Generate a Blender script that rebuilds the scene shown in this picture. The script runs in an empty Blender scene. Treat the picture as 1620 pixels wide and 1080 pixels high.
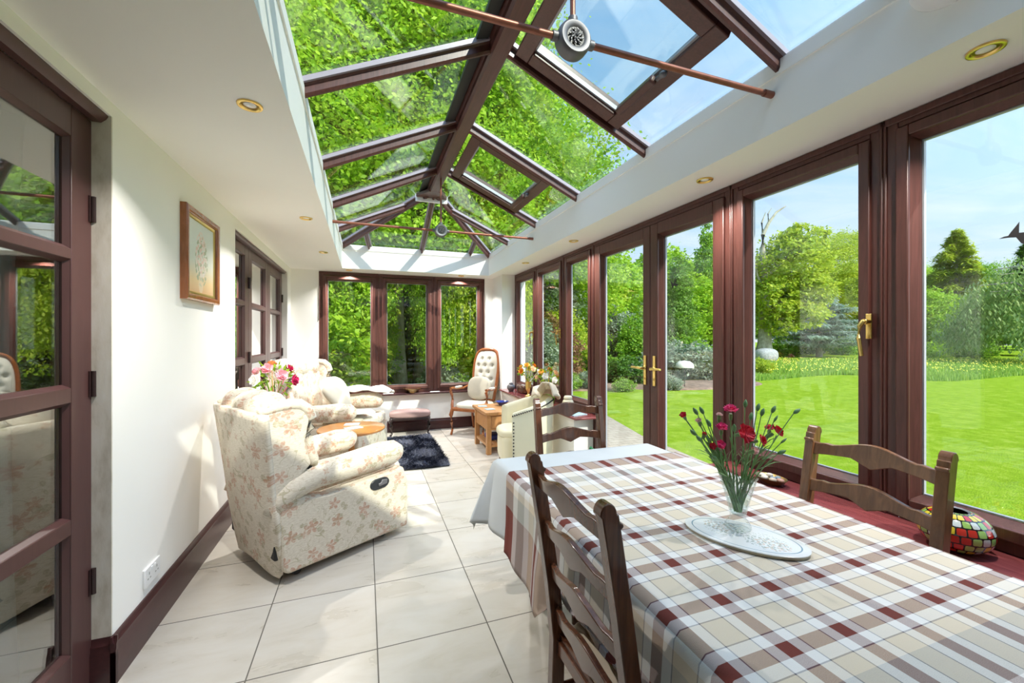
import bpy, bmesh, math, random
from mathutils import Vector, Matrix, Euler
PI = math.pi
RND = random.Random(11)
SC = bpy.context.scene
COL = SC.collection

# ------------------------------------------------------------------ geometry helpers
def rot(rx=0, ry=0, rz=0):
    return Euler((rx, ry, rz)).to_matrix().to_4x4()

class MB:
    """collects shapes, builds ONE mesh object"""
    def __init__(s):
        s.v = []; s.f = []; s.uv = None; s.M = Matrix.Identity(4)
    def add(s, vs, fs, uvs=None):
        b = len(s.v)
        s.v += [tuple(s.M @ Vector(p)) for p in vs]
        s.f += [tuple(b + i for i in f) for f in fs]
        if uvs is not None:
            if s.uv is None: s.uv = []
            s.uv += uvs
        return s
    def box(s, x0, x1, y0, y1, z0, z1, M=None):
        vs = [(x, y, z) for x in (x0, x1) for y in (y0, y1) for z in (z0, z1)]
        if M is not None: vs = [tuple(M @ Vector(p)) for p in vs]
        return s.add(vs, [(0,1,3,2),(4,6,7,5),(0,4,5,1),(2,3,7,6),(0,2,6,4),(1,5,7,3)])
    def prism(s, poly, a0, a1, axis='y'):
        n = len(poly)
        def P(p, a):
            return (p[0], a, p[1]) if axis == 'y' else ((a, p[0], p[1]) if axis == 'x' else (p[0], p[1], a))
        vs = [P(p, a0) for p in poly] + [P(p, a1) for p in poly]
        fs = [tuple(range(n))[::-1], tuple(range(n, 2*n))] + [(i, (i+1) % n, n + (i+1) % n, n + i) for i in range(n)]
        return s.add(vs, fs)
    def tube(s, path, r, n=8, flat=1.0, up=(0,0,1), caps=True, closed=False):
        pts = [Vector(p) for p in path]; m = len(pts)
        rr = r if isinstance(r, (list, tuple)) else [r]*m
        vs = []; upv = Vector(up)
        for i, p in enumerate(pts):
            if closed: t = pts[(i+1) % m] - pts[i-1]
            else: t = pts[min(i+1, m-1)] - pts[max(i-1, 0)]
            t = t.normalized() if t.length > 1e-9 else Vector((0,0,1))
            u = upv - t*upv.dot(t)
            if u.length < .05: u = Vector((1,0,0)) - t*t.x
            if u.length < .05: u = Vector((0,1,0)) - t*t.y
            u.normalize(); w = t.cross(u)
            for k in range(n):
                a = 2*PI*k/n
                vs.append(tuple(p + (u*math.cos(a)*flat + w*math.sin(a))*rr[i]))
        fs = []
        for i in range(m if closed else m-1):
            j = (i+1) % m
            for k in range(n):
                fs.append((i*n+k, i*n+(k+1) % n, j*n+(k+1) % n, j*n+k))
        if caps and not closed:
            fs.append(tuple(range(n))[::-1]); fs.append(tuple(range((m-1)*n, m*n)))
        return s.add(vs, fs)
    def lathe(s, prof, n=24, c=(0,0,0), sx=1, sy=1, a0=0):
        vs = []; m = len(prof)
        for (r, z) in prof:
            for k in range(n):
                a = a0 + 2*PI*k/n
                vs.append((c[0]+r*math.cos(a)*sx, c[1]+r*math.sin(a)*sy, c[2]+z))
        fs = [(i*n+k, i*n+(k+1) % n, (i+1)*n+(k+1) % n, (i+1)*n+k) for i in range(m-1) for k in range(n)]
        if prof[0][0] > 1e-6: fs.append(tuple(range(n))[::-1])
        if prof[-1][0] > 1e-6: fs.append(tuple(range((m-1)*n, m*n)))
        return s.add(vs, fs)
    def ell(s, c, rx, ry, rz, nu=12, nv=8, M=None):
        vs = [(0,0,-1)] ; fs = []
        for j in range(1, nv):
            t = -PI/2 + PI*j/nv
            for k in range(nu):
                a = 2*PI*k/nu
                vs.append((math.cos(t)*math.cos(a), math.cos(t)*math.sin(a), math.sin(t)))
        vs.append((0,0,1)); L = len(vs)-1
        for k in range(nu): fs.append((0, 1+(k+1) % nu, 1+k))
        for j in range(nv-2):
            for k in range(nu):
                a = 1+j*nu
                fs.append((a+k, a+(k+1) % nu, a+nu+(k+1) % nu, a+nu+k))
        a = 1+(nv-2)*nu
        for k in range(nu): fs.append((a+k, a+(k+1) % nu, L))
        out = []
        for p in vs:
            q = Vector((p[0]*rx, p[1]*ry, p[2]*rz))
            if M is not None: q = M @ q
            out.append((q.x+c[0], q.y+c[1], q.z+c[2]))
        return s.add(out, fs)
    def puff(s, c, sx, sy, sz, k=4.0, n=8, M=None, fn=None):
        """rounded box (superellipsoid over a cube grid), half sizes sx sy sz"""
        idx = {}; vs = []; fs = []
        def V(p):
            key = tuple(round(x*1000) for x in p)
            if key not in idx:
                L = (abs(p[0])**k+abs(p[1])**k+abs(p[2])**k)**(1/k)
                q = Vector((p[0]/L*sx, p[1]/L*sy, p[2]/L*sz))
                if fn: q = Vector(fn(q.x, q.y, q.z))
                if M is not None: q = M @ q
                idx[key] = len(vs); vs.append((q.x+c[0], q.y+c[1], q.z+c[2]))
            return idx[key]
        g = [-1+2*i/n for i in range(n+1)]
        for ax in range(3):
            for sgn in (-1, 1):
                for i in range(n):
                    for j in range(n):
                        q = []
                        for (a, b) in ((i,j),(i+1,j),(i+1,j+1),(i,j+1)):
                            p = [0,0,0]; p[ax] = sgn; p[(ax+1) % 3] = g[a]; p[(ax+2) % 3] = g[b]
                            q.append(V(p))
                        fs.append(tuple(q) if sgn > 0 else tuple(q[::-1]))
        return s.add(vs, fs)
    def grid(s, fn, nu, nv, uvfn=None):
        vs = [fn(i/nu, j/nv) for i in range(nu+1) for j in range(nv+1)]
        fs = [(i*(nv+1)+j, (i+1)*(nv+1)+j, (i+1)*(nv+1)+j+1, i*(nv+1)+j+1) for i in range(nu) for j in range(nv)]
        uvs = None
        if uvfn: uvs = [uvfn(i/nu, j/nv) for i in range(nu+1) for j in range(nv+1)]
        return s.add(vs, fs, uvs)
    def build(s, name, m, parent=None, bevel=0, seg=2, smooth=35, sub=0, solid=0, loc=None, rz=0, normals=True):
        me = bpy.data.meshes.new(name)
        me.from_pydata(s.v, [], s.f)
        if normals:
            bm = bmesh.new(); bm.from_mesh(me); bmesh.ops.recalc_face_normals(bm, faces=bm.faces); bm.to_mesh(me); bm.free()
        uvl = me.uv_layers.new(name='UVMap')
        vco = me.vertices
        if s.uv is not None:
            for l in me.loops: uvl.data[l.index].uv = s.uv[l.vertex_index]
        else:
            for p in me.polygons:
                n = p.normal; a = max(range(3), key=lambda i: abs(n[i]))
                for li in p.loop_indices:
                    c = vco[me.loops[li].vertex_index].co
                    uvl.data[li].uv = ((c.y+.37, c.z) if a == 0 else ((c.x, c.z) if a == 1 else (c.x, c.y)))
        if smooth:
            me.polygons.foreach_set('use_smooth', [True]*len(me.polygons))
            if smooth < 180: me.set_sharp_from_angle(angle=math.radians(smooth))
        me.materials.append(m)
        o = bpy.data.objects.new(name, me); COL.objects.link(o)
        if parent is not None: o.parent = parent
        if loc is not None: o.location = loc
        o.rotation_euler.z = rz
        if bevel:
            b = o.modifiers.new('bevel', 'BEVEL'); b.width = bevel; b.segments = seg; b.limit_method = 'ANGLE'; b.angle_limit = math.radians(40)
        if solid:
            b = o.modifiers.new('solid', 'SOLIDIFY'); b.thickness = solid; b.offset = 0
        if sub:
            b = o.modifiers.new('sub', 'SUBSURF'); b.levels = sub; b.render_levels = sub
        return o

def tag(o, label, cat, group=None, kind=None):
    o['label'] = label; o['category'] = cat
    if group: o['group'] = group
    if kind: o['kind'] = kind
    return o
def thing(name, label, cat, loc=(0,0,0), rz=0, group=None, kind=None):
    o = bpy.data.objects.new(name, None); COL.objects.link(o)
    o.empty_display_size = .1
    o.location = loc; o.rotation_euler.z = rz
    return tag(o, label, cat, group, kind)
def struct(o, label, cat):
    return tag(o, label, cat, kind='structure')
def dup(root, loc, rz, label, group=None):
    r = root.copy(); COL.objects.link(r); r.location = loc; r.rotation_euler.z = rz
    r['label'] = label
    if group: r['group'] = group
    for ch in list(root.children):
        c = ch.copy(); COL.objects.link(c); c.parent = r
        for g in ch.children:
            d = g.copy(); COL.objects.link(d); d.parent = c
    return r

# ------------------------------------------------------------------ material helpers
class NT:
    def __init__(s, name):
        s.m = bpy.data.materials.new(name); s.m.use_nodes = True
        s.t = s.m.node_tree; s.t.nodes.clear()
        s.out = s.t.nodes.new('ShaderNodeOutputMaterial')
    def n(s, typ, **kw):
        nd = s.t.nodes.new(typ)
        for k, v in kw.items(): setattr(nd, k, v)
        return nd
    def l(s, a, b): s.t.links.new(a, b)
    def setv(s, sock, v):
        if hasattr(v, 'is_output'): s.l(v, sock)
        else:
            if isinstance(v, (tuple, list)) and len(v) == 3 and sock.type == 'RGBA': v = (*v, 1)
            sock.default_value = v
    def math(s, op, a, b=None, c=None):
        nd = s.n('ShaderNodeMath', operation=op)
        s.setv(nd.inputs[0], a)
        if b is not None: s.setv(nd.inputs[1], b)
        if c is not None: s.setv(nd.inputs[2], c)
        return nd.outputs[0]
    def vmath(s, op, a, b=None, out=0):
        nd = s.n('ShaderNodeVectorMath', operation=op)
        s.setv(nd.inputs[0], a)
        if b is not None: s.setv(nd.inputs[1], b)
        return nd.outputs[out]
    def coord(s, which='Object'): return s.n('ShaderNodeTexCoord').outputs[which]
    def mapping(s, v, scale=(1,1,1), loc=(0,0,0), rotz=0):
        nd = s.n('ShaderNodeMapping'); s.l(v, nd.inputs[0])
        nd.inputs['Scale'].default_value = scale; nd.inputs['Location'].default_value = loc; nd.inputs['Rotation'].default_value = (0,0,rotz)
        return nd.outputs[0]
    def noise(s, v, scale=5, detail=3, rough=.5, out=0, dist=0):
        nd = s.n('ShaderNodeTexNoise'); s.l(v, nd.inputs['Vector'])
        nd.inputs['Scale'].default_value = scale; nd.inputs['Detail'].default_value = detail; nd.inputs['Roughness'].default_value = rough
        nd.inputs['Distortion'].default_value = dist
        return nd.outputs[out]
    def ramp(s, f, stops, interp='LINEAR'):
        nd = s.n('ShaderNodeValToRGB'); s.l(f, nd.inputs[0]); cr = nd.color_ramp; cr.interpolation = interp
        while len(cr.elements) < len(stops): cr.elements.new(.5)
        for e, (p, c) in zip(cr.elements, stops):
            e.position = p; e.color = (*c, 1) if len(c) == 3 else c
        return nd.outputs[0]
    def mix(s, f, a, b, mode='MIX'):
        nd = s.n('ShaderNodeMix', data_type='RGBA', blend_type=mode)
        s.setv(nd.inputs[0], f); s.setv(nd.inputs[6], a); s.setv(nd.inputs[7], b)
        return nd.outputs[2]
    def bump(s, h, strength=.2, dist=.01):
        nd = s.n('ShaderNodeBump'); s.l(h, nd.inputs['Height']); nd.inputs['Strength'].default_value = strength; nd.inputs['Distance'].default_value = dist
        return nd.outputs[0]
    def sep(s, v):
        nd = s.n('ShaderNodeSeparateXYZ'); s.l(v, nd.inputs[0]); return nd.outputs
    def comb(s, x, y, z=0):
        nd = s.n('ShaderNodeCombineXYZ'); s.setv(nd.inputs[0], x); s.setv(nd.inputs[1], y); s.setv(nd.inputs[2], z); return nd.outputs[0]
    def bsdf(s, col, rough=.5, metal=0, normal=None, spec=None, sheen=0, coat=0):
        b = s.n('ShaderNodeBsdfPrincipled')
        s.setv(b.inputs['Base Color'], col); s.setv(b.inputs['Roughness'], rough); b.inputs['Metallic'].default_value = metal
        if normal is not None: s.l(normal, b.inputs['Normal'])
        if spec is not None: b.inputs['Specular IOR Level'].default_value = spec
        if sheen: b.inputs['Sheen Weight'].default_value = sheen
        if coat: b.inputs['Coat Weight'].default_value = coat
        s.l(b.outputs[0], s.out.inputs[0]); return b
M = {}
def plain(name, col, rough=.5, metal=0, var=0, scale=8, **kw):
    t = NT(name)
    c = col
    if var:
        f = t.noise(t.coord(), scale, 4)
        c = t.ramp(f, [(.3, tuple(x*(1-var) for x in col)), (.7, tuple(min(1, x*(1+var)) for x in col))])
    t.bsdf(c, rough, metal, **kw); M[name] = t.m; return t.m
def wood(name, c0, c1, rough=.35, scale=(40,40,3), bump=.05, coat=0, coord='Object', fine=1.0):
    t = NT(name)
    v = t.mapping(t.coord(coord), scale)
    f = t.noise(v, 1.0*fine, 5, .6, dist=1.2)
    f2 = t.noise(t.coord(coord), 3, 2)
    c = t.ramp(f, [(.3, c0), (.7, c1)])
    c = t.mix(t.math('MULTIPLY', f2, .35), c, tuple(x*.6 for x in c0))
    t.bsdf(c, rough, normal=t.bump(f, bump, .004), coat=coat); M[name] = t.m; return t.m

wood('rosewood', (.070,.024,.018), (.130,.045,.036), .36, (60,60,4), .06)
wood('rosewood_across', (.070,.024,.018), (.130,.045,.036), .36, (60,4,60), .06)
wood('sill_wood', (.19,.04,.045), (.29,.075,.075), .22, (50,4,50), .03, coat=.3)
wood('door_paint', (.085,.036,.034), (.105,.045,.042), .33, (30,30,3), .03)
wood('skirting', (.05,.016,.018), (.075,.025,.026), .3, (20,4,40), .02)
wood('dark_oak', (.055,.016,.007), (.165,.058,.025), .25, (45,45,5), .05, coat=.25)
wood('warm_oak', (.11,.042,.016), (.25,.115,.05), .3, (45,45,5), .05, coat=.25)
wood('light_oak', (.44,.20,.07), (.58,.30,.115), .4, (40,40,6), .04)
wood('orange_oak', (.36,.135,.022), (.50,.21,.04), .28, (6,40,40), .03, coat=.3)
wood('mahogany', (.26,.075,.02), (.44,.15,.05), .25, (25,25,6), .02, coat=.4)
wood('black_wood', (.02,.012,.012), (.035,.02,.018), .35, (25,25,6), .02)
wood('table_wood', (.10,.035,.02), (.2,.08,.04), .35, (45,45,5), .04)
wood('bark', (.26,.22,.15), (.60,.55,.42), .9, (5,5,2.5), .9)
plain('wall_paint', (.90,.885,.85), .75, var=.012, scale=2)
plain('ceiling_paint', (.93,.92,.89), .8, var=.01, scale=2)
plain('white_plastic', (.85,.85,.85), .3)
plain('brass', (.83,.60,.20), .28, 1)
plain('old_brass', (.42,.27,.10), .3, 1, var=.3, scale=20)
plain('copper_rod', (.26,.095,.06), .4, .5, var=.15, scale=20)
plain('pewter', (.16,.155,.165), .5, .55)
plain('black_iron', (.015,.013,.013), .45)
plain('dark_hinge', (.03,.014,.014), .4)
plain('spacer', (.40,.40,.44), .45, .2)
plain('glazing_grey', (.34,.30,.35), .4)
plain('black_plastic', (.02,.021,.024), .35)
plain('black_vinyl', (.008,.008,.009), .55)
plain('lamp_glass', (.9,.9,.88), .1)
plain('seal_black', (.012,.012,.012), .6)
def stained():
    t = NT('stained_plaster'); v = t.coord()
    f = t.noise(t.mapping(v, (6,6,2)), 3, 6, .65)
    c = t.ramp(f, [(.25,(.55,.50,.40)), (.5,(.74,.70,.61)), (.8,(.82,.80,.74))])
    t.bsdf(c, .9, normal=t.bump(f,.3,.004)); M['stained_plaster'] = t.m
stained()
def tiles():
    t = NT('floor_tiles'); x, y, z = t.sep(t.coord())
    def line(c, off, p):
        q = t.math('DIVIDE', t.math('ADD', c, off), p)
        fr = t.math('ABSOLUTE', t.math('SUBTRACT', t.math('FRACT', t.math('ADD', q, .5)), .5))
        return t.math('MULTIPLY', fr, p), t.math('FLOOR', q)
    lx, ix = line(x, .4515, .5015); ly, iy = line(y, -2.407+.5035*10, .5035)
    d = t.math('MINIMUM', lx, ly)
    g = t.math('LESS_THAN', d, .0028)
    wn = t.n('ShaderNodeTexWhiteNoise', noise_dimensions='2D'); t.l(t.comb(ix, iy), wn.inputs['Vector'])
    off = t.vmath('SCALE', wn.outputs['Color']); off.node.inputs['Scale'].default_value = 9
    v = t.vmath('ADD', t.coord(), off)
    f = t.noise(t.mapping(v, (1.0,2.6,1), rotz=.5), 3.0, 5, .6, dist=.6)
    c = t.ramp(f, [(.28,(.49,.445,.375)), (.5,(.555,.515,.455)), (.72,(.59,.56,.51))])
    c = t.mix(t.math('MULTIPLY', wn.outputs['Value'], .12), c, (.66,.56,.45))
    c = t.mix(g, c, (.13,.115,.095))
    r = t.math('ADD', t.math('MULTIPLY', g, .5), t.math('MULTIPLY_ADD', f, .2, .2))
    h = t.math('SUBTRACT', 1, t.math('LESS_THAN', d, .004))
    t.bsdf(c, r, normal=t.bump(h, .4, .002)); M['floor_tiles'] = t.m
tiles()
def glass(name, tint, refl=1.0, bump=0, f0=.04, dirt=0):
    t = NT(name)
    g = t.n('ShaderNodeNewGeometry')
    nrm = g.outputs['Normal']
    gl = t.n('ShaderNodeBsdfGlossy'); gl.inputs['Roughness'].default_value = 0.0
    if bump:
        f = t.noise(t.coord(), bump, 1); b = t.bump(f, .9, .02); t.l(b, gl.inputs['Normal'])
    tr = t.n('ShaderNodeBsdfTransparent'); tr.inputs[0].default_value = (*tint, 1)
    c = t.math('ABSOLUTE', t.vmath('DOT_PRODUCT', g.outputs['Incoming'], nrm, out=1))
    f = t.math('MULTIPLY_ADD', t.math('POWER', t.math('SUBTRACT', 1, c), 5), 1-f0, f0)
    f = t.math('MULTIPLY', f, refl)
    mx = t.n('ShaderNodeMixShader'); t.l(f, mx.inputs[0]); t.l(tr.outputs[0], mx.inputs[1]); t.l(gl.outputs[0], mx.inputs[2])
    last = mx.outputs[0]
    if dirt:
        df = t.n('ShaderNodeBsdfDiffuse'); df.inputs[0].default_value = (.8,.85,.8,1)
        m2 = t.n('ShaderNodeMixShader'); m2.inputs[0].default_value = dirt
        t.l(last, m2.inputs[1]); t.l(df.outputs[0], m2.inputs[2]); last = m2.outputs[0]
    t.l(last, t.out.inputs[0]); M[name] = t.m
glass('window_glass', (.97,.985,.975), 1.0)
glass('roof_glass', (.95,.985,.96), 1.1)
glass('door_glass', (.82,.86,.84), 4.6)
glass('vase_glass', (.94,.965,.96), 1.1, bump=60)

def floral():
    t = NT('floral_fabric'); uv = t.coord('UV')
    warp = t.noise(uv, 7, 2, out=1)
    v = t.vmath('ADD', uv, t.vmath('SCALE', t.vmath('SUBTRACT', warp, (.5,.5,.5))))
    t.t.nodes[-1]  # noqa
    base = t.ramp(t.noise(t.mapping(uv, (14,70,1)), 3, 4, .7), [(.3,(.47,.395,.30)), (.5,(.63,.56,.46)), (.75,(.71,.655,.56))])
    def flowers(scale, loc, petals, rad, col, prev, thr):
        vo = t.n('ShaderNodeTexVoronoi', voronoi_dimensions='2D'); vo.inputs['Randomness'].default_value = .75
        uvm = t.mapping(uv, (scale, scale, 1), loc); t.l(uvm, vo.inputs['Vector']); vo.inputs['Scale'].default_value = 1
        dv = t.vmath('SUBTRACT', uvm, vo.outputs['Position'])
        x, y, z = t.sep(dv); rnd = t.sep(vo.outputs['Color'])
        ang = t.math('ADD', t.math('ARCTAN2', y, x), t.math('MULTIPLY', rnd[0], 6.28))
        r = t.math('SQRT', t.math('ADD', t.math('MULTIPLY', x, x), t.math('MULTIPLY', y, y)))
        pet = t.math('POWER', t.math('ABSOLUTE', t.math('COSINE', t.math('MULTIPLY', ang, petals/2))), .8)
        lim = t.math('MULTIPLY', t.math('MULTIPLY_ADD', pet, .85, .15), t.math('MULTIPLY_ADD', rnd[1], rad*.5, rad*.75))
        m = t.math('MULTIPLY', t.math('LESS_THAN', r, lim), t.math('GREATER_THAN', rnd[2], thr))
        bl = t.noise(t.mapping(uv, (40,90,1)), 1, 3, .7)
        m = t.math('MULTIPLY', m, t.ramp(bl, [(.35,(.15,)*3), (.6,(.72,)*3)]))
        return t.mix(m, prev, col)
    st = t.noise(uv, 7, 2, .5, dist=.8)
    s1 = t.math('MULTIPLY', t.math('LESS_THAN', t.math('ABSOLUTE', t.math('SUBTRACT', st, .5)), .008), t.math('GREATER_THAN', t.noise(t.mapping(uv, (1,1,1), (5,3,0)), 9, 1), .5))
    c = t.mix(t.math('MULTIPLY', s1, .6), base, (.36,.32,.19))
    st2 = t.noise(t.mapping(uv, (1,1,1), (2,7,0)), 11, 2, .5, dist=1.2)
    s2 = t.math('MULTIPLY', t.math('LESS_THAN', t.math('ABSOLUTE', t.math('SUBTRACT', st2, .5)), .010), t.math('GREATER_THAN', t.noise(t.mapping(uv, (1,1,1), (1,9,0)), 8, 1), .52))
    c = t.mix(t.math('MULTIPLY', s2, .5), c, (.40,.34,.22))
    c = flowers(11, (3.1,1.7,0), 2, .32, (.33,.28,.16), c, .5)
    c = flowers(8.6, (0,0,0), 5, .37, (.44,.19,.11), c, .5)
    c = flowers(14, (7.3,4.2,0), 4, .27, (.46,.26,.17), c, .72)
    h = t.noise(t.mapping(uv, (260,260,1)), 1, 2)
    t.bsdf(c, .9, normal=t.bump(h, .35, .002), sheen=.15); M['floral_fabric'] = t.m
floral()
def cloth(name, col, var=.04, scale=300, rough=.9, bump=.25, col2=None):
    t = NT(name); uv = t.coord('UV')
    h = t.noise(t.mapping(uv, (scale, scale, 1)), 1, 2)
    f = t.noise(uv, 6, 3)
    c = t.ramp(f, [(.3, tuple(x*(1-var) for x in col)), (.7, col2 or tuple(min(1, x*(1+var)) for x in col))])
    t.bsdf(c, rough, normal=t.bump(h, bump, .002), sheen=.1); M[name] = t.m
cloth('cream_damask', (.64,.60,.50), .05)
cloth('cream_leather', (.74,.69,.50), .03, 120, .38, .12)
cloth('white_linen', (.57,.60,.615), .02)
cloth('beige_linen', (.66,.57,.45), .06)
cloth('cushion_linen', (.44,.40,.32), .06)
cloth('white_throw', (.83,.80,.74), .04)
cloth('mauve_velvet', (.36,.235,.215), .12, 200, .7, .2)
cloth('net_curtain', (.66,.72,.71), .03, 200)
def rugm():
    t = NT('rug_pile'); g = t.n('ShaderNodeNewGeometry')
    c = t.ramp(g.outputs['Random Per Island'], [(0,(.012,.014,.03)), (.6,(.03,.035,.065)), (1,(.10,.115,.18))])
    t.bsdf(c, .38, spec=.6); M['rug_pile'] = t.m
rugm()
def plaid():
    t = NT('plaid_cloth'); u, v, _ = t.sep(t.coord('UV'))
    def per(c, off, p):
        q = t.math('DIVIDE', t.math('SUBTRACT', c, off), p)
        return t.math('MULTIPLY', t.math('ABSOLUTE', t.math('SUBTRACT', t.math('FRACT', t.math('ADD', q, 100.5)), .5)), p)
    def band(c, a, b): return t.math('MULTIPLY', t.math('GREATER_THAN', c, a), t.math('LESS_THAN', c, b))
    def less(d, w): return t.math('LESS_THAN', d, w)
    du = per(u, .638, .1605); dv = per(v, .588, .1665)
    # borders (cloth runs v .24 .. 1.81, hanging side beyond u .30)
    bv = t.math('ADD', t.math('GREATER_THAN', v, 1.708), t.math('LESS_THAN', v, .34))
    bu = t.math('LESS_THAN', u, .475)
    gv = t.math('ADD', band(v, 1.578, 1.648), band(v, .40, .50))
    gu = band(u, .475, .56)
    inner_v = t.math('SUBTRACT', 1, t.math('GREATER_THAN', t.math('ADD', t.math('GREATER_THAN', v, 1.50), t.math('LESS_THAN', v, .51)), .5))
    inner_u = t.math('GREATER_THAN', u, .60)
    su = t.math('MAXIMUM', t.math('MULTIPLY', less(du, .018), inner_u), bu)
    sv = t.math('MAXIMUM', t.math('MULTIPLY', less(dv, .018), inner_v), bv)
    wu = less(du, .047); wv = less(dv, .047)
    wv = t.math('MAXIMUM', wv, band(v, 1.648, 1.708)); wv = t.math('MAXIMUM', wv, band(v, 1.53, 1.578))
    lu = t.math('MULTIPLY', t.math('LESS_THAN', t.math('ABSOLUTE', t.math('SUBTRACT', du, .048)), .0016), inner_u)
    lv = t.math('MULTIPLY', t.math('LESS_THAN', t.math('ABSOLUTE', t.math('SUBTRACT', dv, .048)), .0016), inner_v)
    white, beige = (.77,.765,.75), (.67,.59,.465)
    red, dark, grey = (.155,.028,.019), (.10,.10,.13), (.38,.385,.36)
    def thread(w, line, g, s):
        c = t.mix(w, beige, white); c = t.mix(line, c, dark); c = t.mix(g, c, grey); return t.mix(s, c, red)
    cu = thread(wu, lu, gu, su); cv = thread(wv, lv, gv, sv)
    # woven: warp and weft alternate thread by thread
    wx = t.math('GREATER_THAN', t.noise(t.mapping(t.coord('UV'), (900,900,1)), 1, 0), .5)
    c = t.mix(t.math('MULTIPLY_ADD', wx, .2, .4), cu, cv)
    h = t.noise(t.mapping(t.coord('UV'), (500,500,1)), 1, 2)
    h2 = t.noise(t.coord('UV'), 9, 3)
    t.bsdf(c, .9, normal=t.bump(t.math('MULTIPLY_ADD', h2, 3, h), .3, .003)); M['plaid_cloth'] = t.m
plaid()
def leafm(name, c0, c1, c2, trans=.35, rough=.55):
    t = NT(name); g = t.n('ShaderNodeNewGeometry')
    c = t.ramp(g.outputs['Random Per Island'], [(0, c0), (.55, c1), (1, c2)])
    d = t.n('ShaderNodeBsdfDiffuse'); t.l(c, d.inputs[0])
    tr = t.n('ShaderNodeBsdfTranslucent'); t.l(t.mix(.5, c, c2), tr.inputs[0])
    gl = t.n('ShaderNodeBsdfGlossy'); gl.inputs['Roughness'].default_value = rough; gl.inputs[0].default_value = (.5,.5,.5,1)
    m1 = t.n('ShaderNodeMixShader'); m1.inputs[0].default_value = trans; t.l(d.outputs[0], m1.inputs[1]); t.l(tr.outputs[0], m1.inputs[2])
    m2 = t.n('ShaderNodeMixShader'); m2.inputs[0].default_value = .04; t.l(m1.outputs[0], m2.inputs[1]); t.l(gl.outputs[0], m2.inputs[2])
    t.l(m2.outputs[0], t.out.inputs[0]); M[name] = t.m
leafm('leaf_bright', (.17,.36,.01), (.36,.58,.02), (.58,.74,.07), .5)
leafm('leaf_mid', (.09,.23,.015), (.22,.42,.025), (.40,.58,.06), .45)
leafm('leaf_yellow', (.24,.38,.015), (.44,.56,.03), (.62,.66,.07), .5)
leafm('leaf_dark', (.04,.11,.018), (.10,.22,.03), (.20,.34,.05))
leafm('needle_blue', (.24,.35,.27), (.40,.51,.41), (.52,.62,.52), .5)
leafm('needle_green', (.10,.21,.03), (.19,.34,.05), (.32,.48,.09), .45)
leafm('needle_light', (.16,.28,.05), (.30,.43,.10), (.46,.56,.19), .5)
leafm('leaf_bronze', (.2,.09,.04), (.34,.17,.08), (.42,.26,.13))
leafm('leaf_silver', (.16,.22,.13), (.27,.34,.22), (.4,.46,.33))
leafm('meadow_green', (.13,.28,.03), (.26,.44,.05), (.42,.54,.10))
def lawnm():
    t = NT('lawn_grass'); v = t.coord()
    f1 = t.noise(v, .35, 3); f2 = t.noise(v, 60, 3, .7); f3 = t.noise(t.mapping(v, (1,6,1), rotz=.35), .5, 2)
    f4 = t.noise(v, 5, 9, .82)
    c = t.ramp(f1, [(.3,(.13,.28,.008)), (.7,(.20,.35,.012))])
    c = t.mix(t.ramp(f4, [(.40,(1,)*3), (.50,(0,0,0))]), c, (.055,.16,.006))
    c = t.mix(t.ramp(f4, [(.51,(0,0,0)), (.60,(1,)*3)]), c, (.42,.48,.10))
    c = t.mix(t.ramp(f2, [(.35,(0,0,0)), (.65,(1,1,1))]), c, (.30,.42,.03))
    c = t.mix(t.math('MULTIPLY', f3, .5), c, (.32,.41,.03))
    t.bsdf(c, .9, normal=t.bump(f2, .6, .05), spec=0); M['lawn_grass'] = t.m
lawnm()
def pavm():
    t = NT('paving'); v = t.coord()
    b = t.n('ShaderNodeTexBrick'); t.l(v, b.inputs[0]); b.inputs['Scale'].default_value = 2.2; b.inputs['Mortar Size'].default_value = .012
    f = t.noise(v, 14, 5, .7)
    b.inputs['Color1'].default_value = (.44,.35,.27,1); b.inputs['Color2'].default_value = (.52,.43,.34,1); b.inputs['Mortar'].default_value = (.2,.17,.12,1)
    c = t.mix(t.math('MULTIPLY', f, .5), b.outputs[0], (.26,.2,.15))
    t.bsdf(c, .9, normal=t.bump(f,.4,.01)); M['paving'] = t.m
pavm()
plain('soil', (.23,.145,.095), .95, var=.35, scale=7)
plain('stone_grey', (.34,.34,.32), .8, var=.25, scale=9)
plain('stone_white', (.78,.74,.64), .7, var=.1)
plain('timber_pale', (.55,.47,.35), .8, var=.2)
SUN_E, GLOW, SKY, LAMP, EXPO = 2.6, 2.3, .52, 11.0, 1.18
# ------------------------------------------------------------------ room shell
GX, GY = 2.10, 6.20           # inner face of the glazed side, face of the far wall
LX = -.945                    # left wall face
WX0, WX1, WY0, WY1, CZ, TZ = -.29, 1.745, 0.0, 5.93, 2.30, 2.62   # rooflight well
o = MB().box(-1.06, 2.25, -1.3, 6.22, -.12, 0).build('floor', M['floor_tiles'], smooth=0)
struct(o, 'cream stone tile floor with dark grout lines', 'floor')
m = MB()
m.box(-1.12, LX, 2.069, 3.70, 0, CZ); m.box(-1.12, LX, 5.95, 6.4, 0, CZ); m.box(-1.12, LX, -1.4, -.75, 0, CZ)
m.box(-1.12, LX, -.75, 2.069, 2.245, CZ); m.box(-1.12, LX, 3.70, 5.95, 2.215, CZ)
struct(m.build('wall_left', M['wall_paint'], smooth=0), 'cream painted side wall with two glazed door openings', 'wall')
m = MB()
m.box(-1.12, -.60, GY, 6.42, 0, CZ); m.box(1.755, 2.26, GY, 6.42, 0, CZ); m.box(-.60, 1.755, GY, 6.42, 0, .545); m.box(-.60, 1.755, GY, 6.42, 2.287, CZ)
m.box(1.89, 2.26, 5.74, GY, 0, CZ)
struct(m.build('wall_back', M['wall_paint'], smooth=0), 'cream end wall around the wide three-light window', 'wall')
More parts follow.
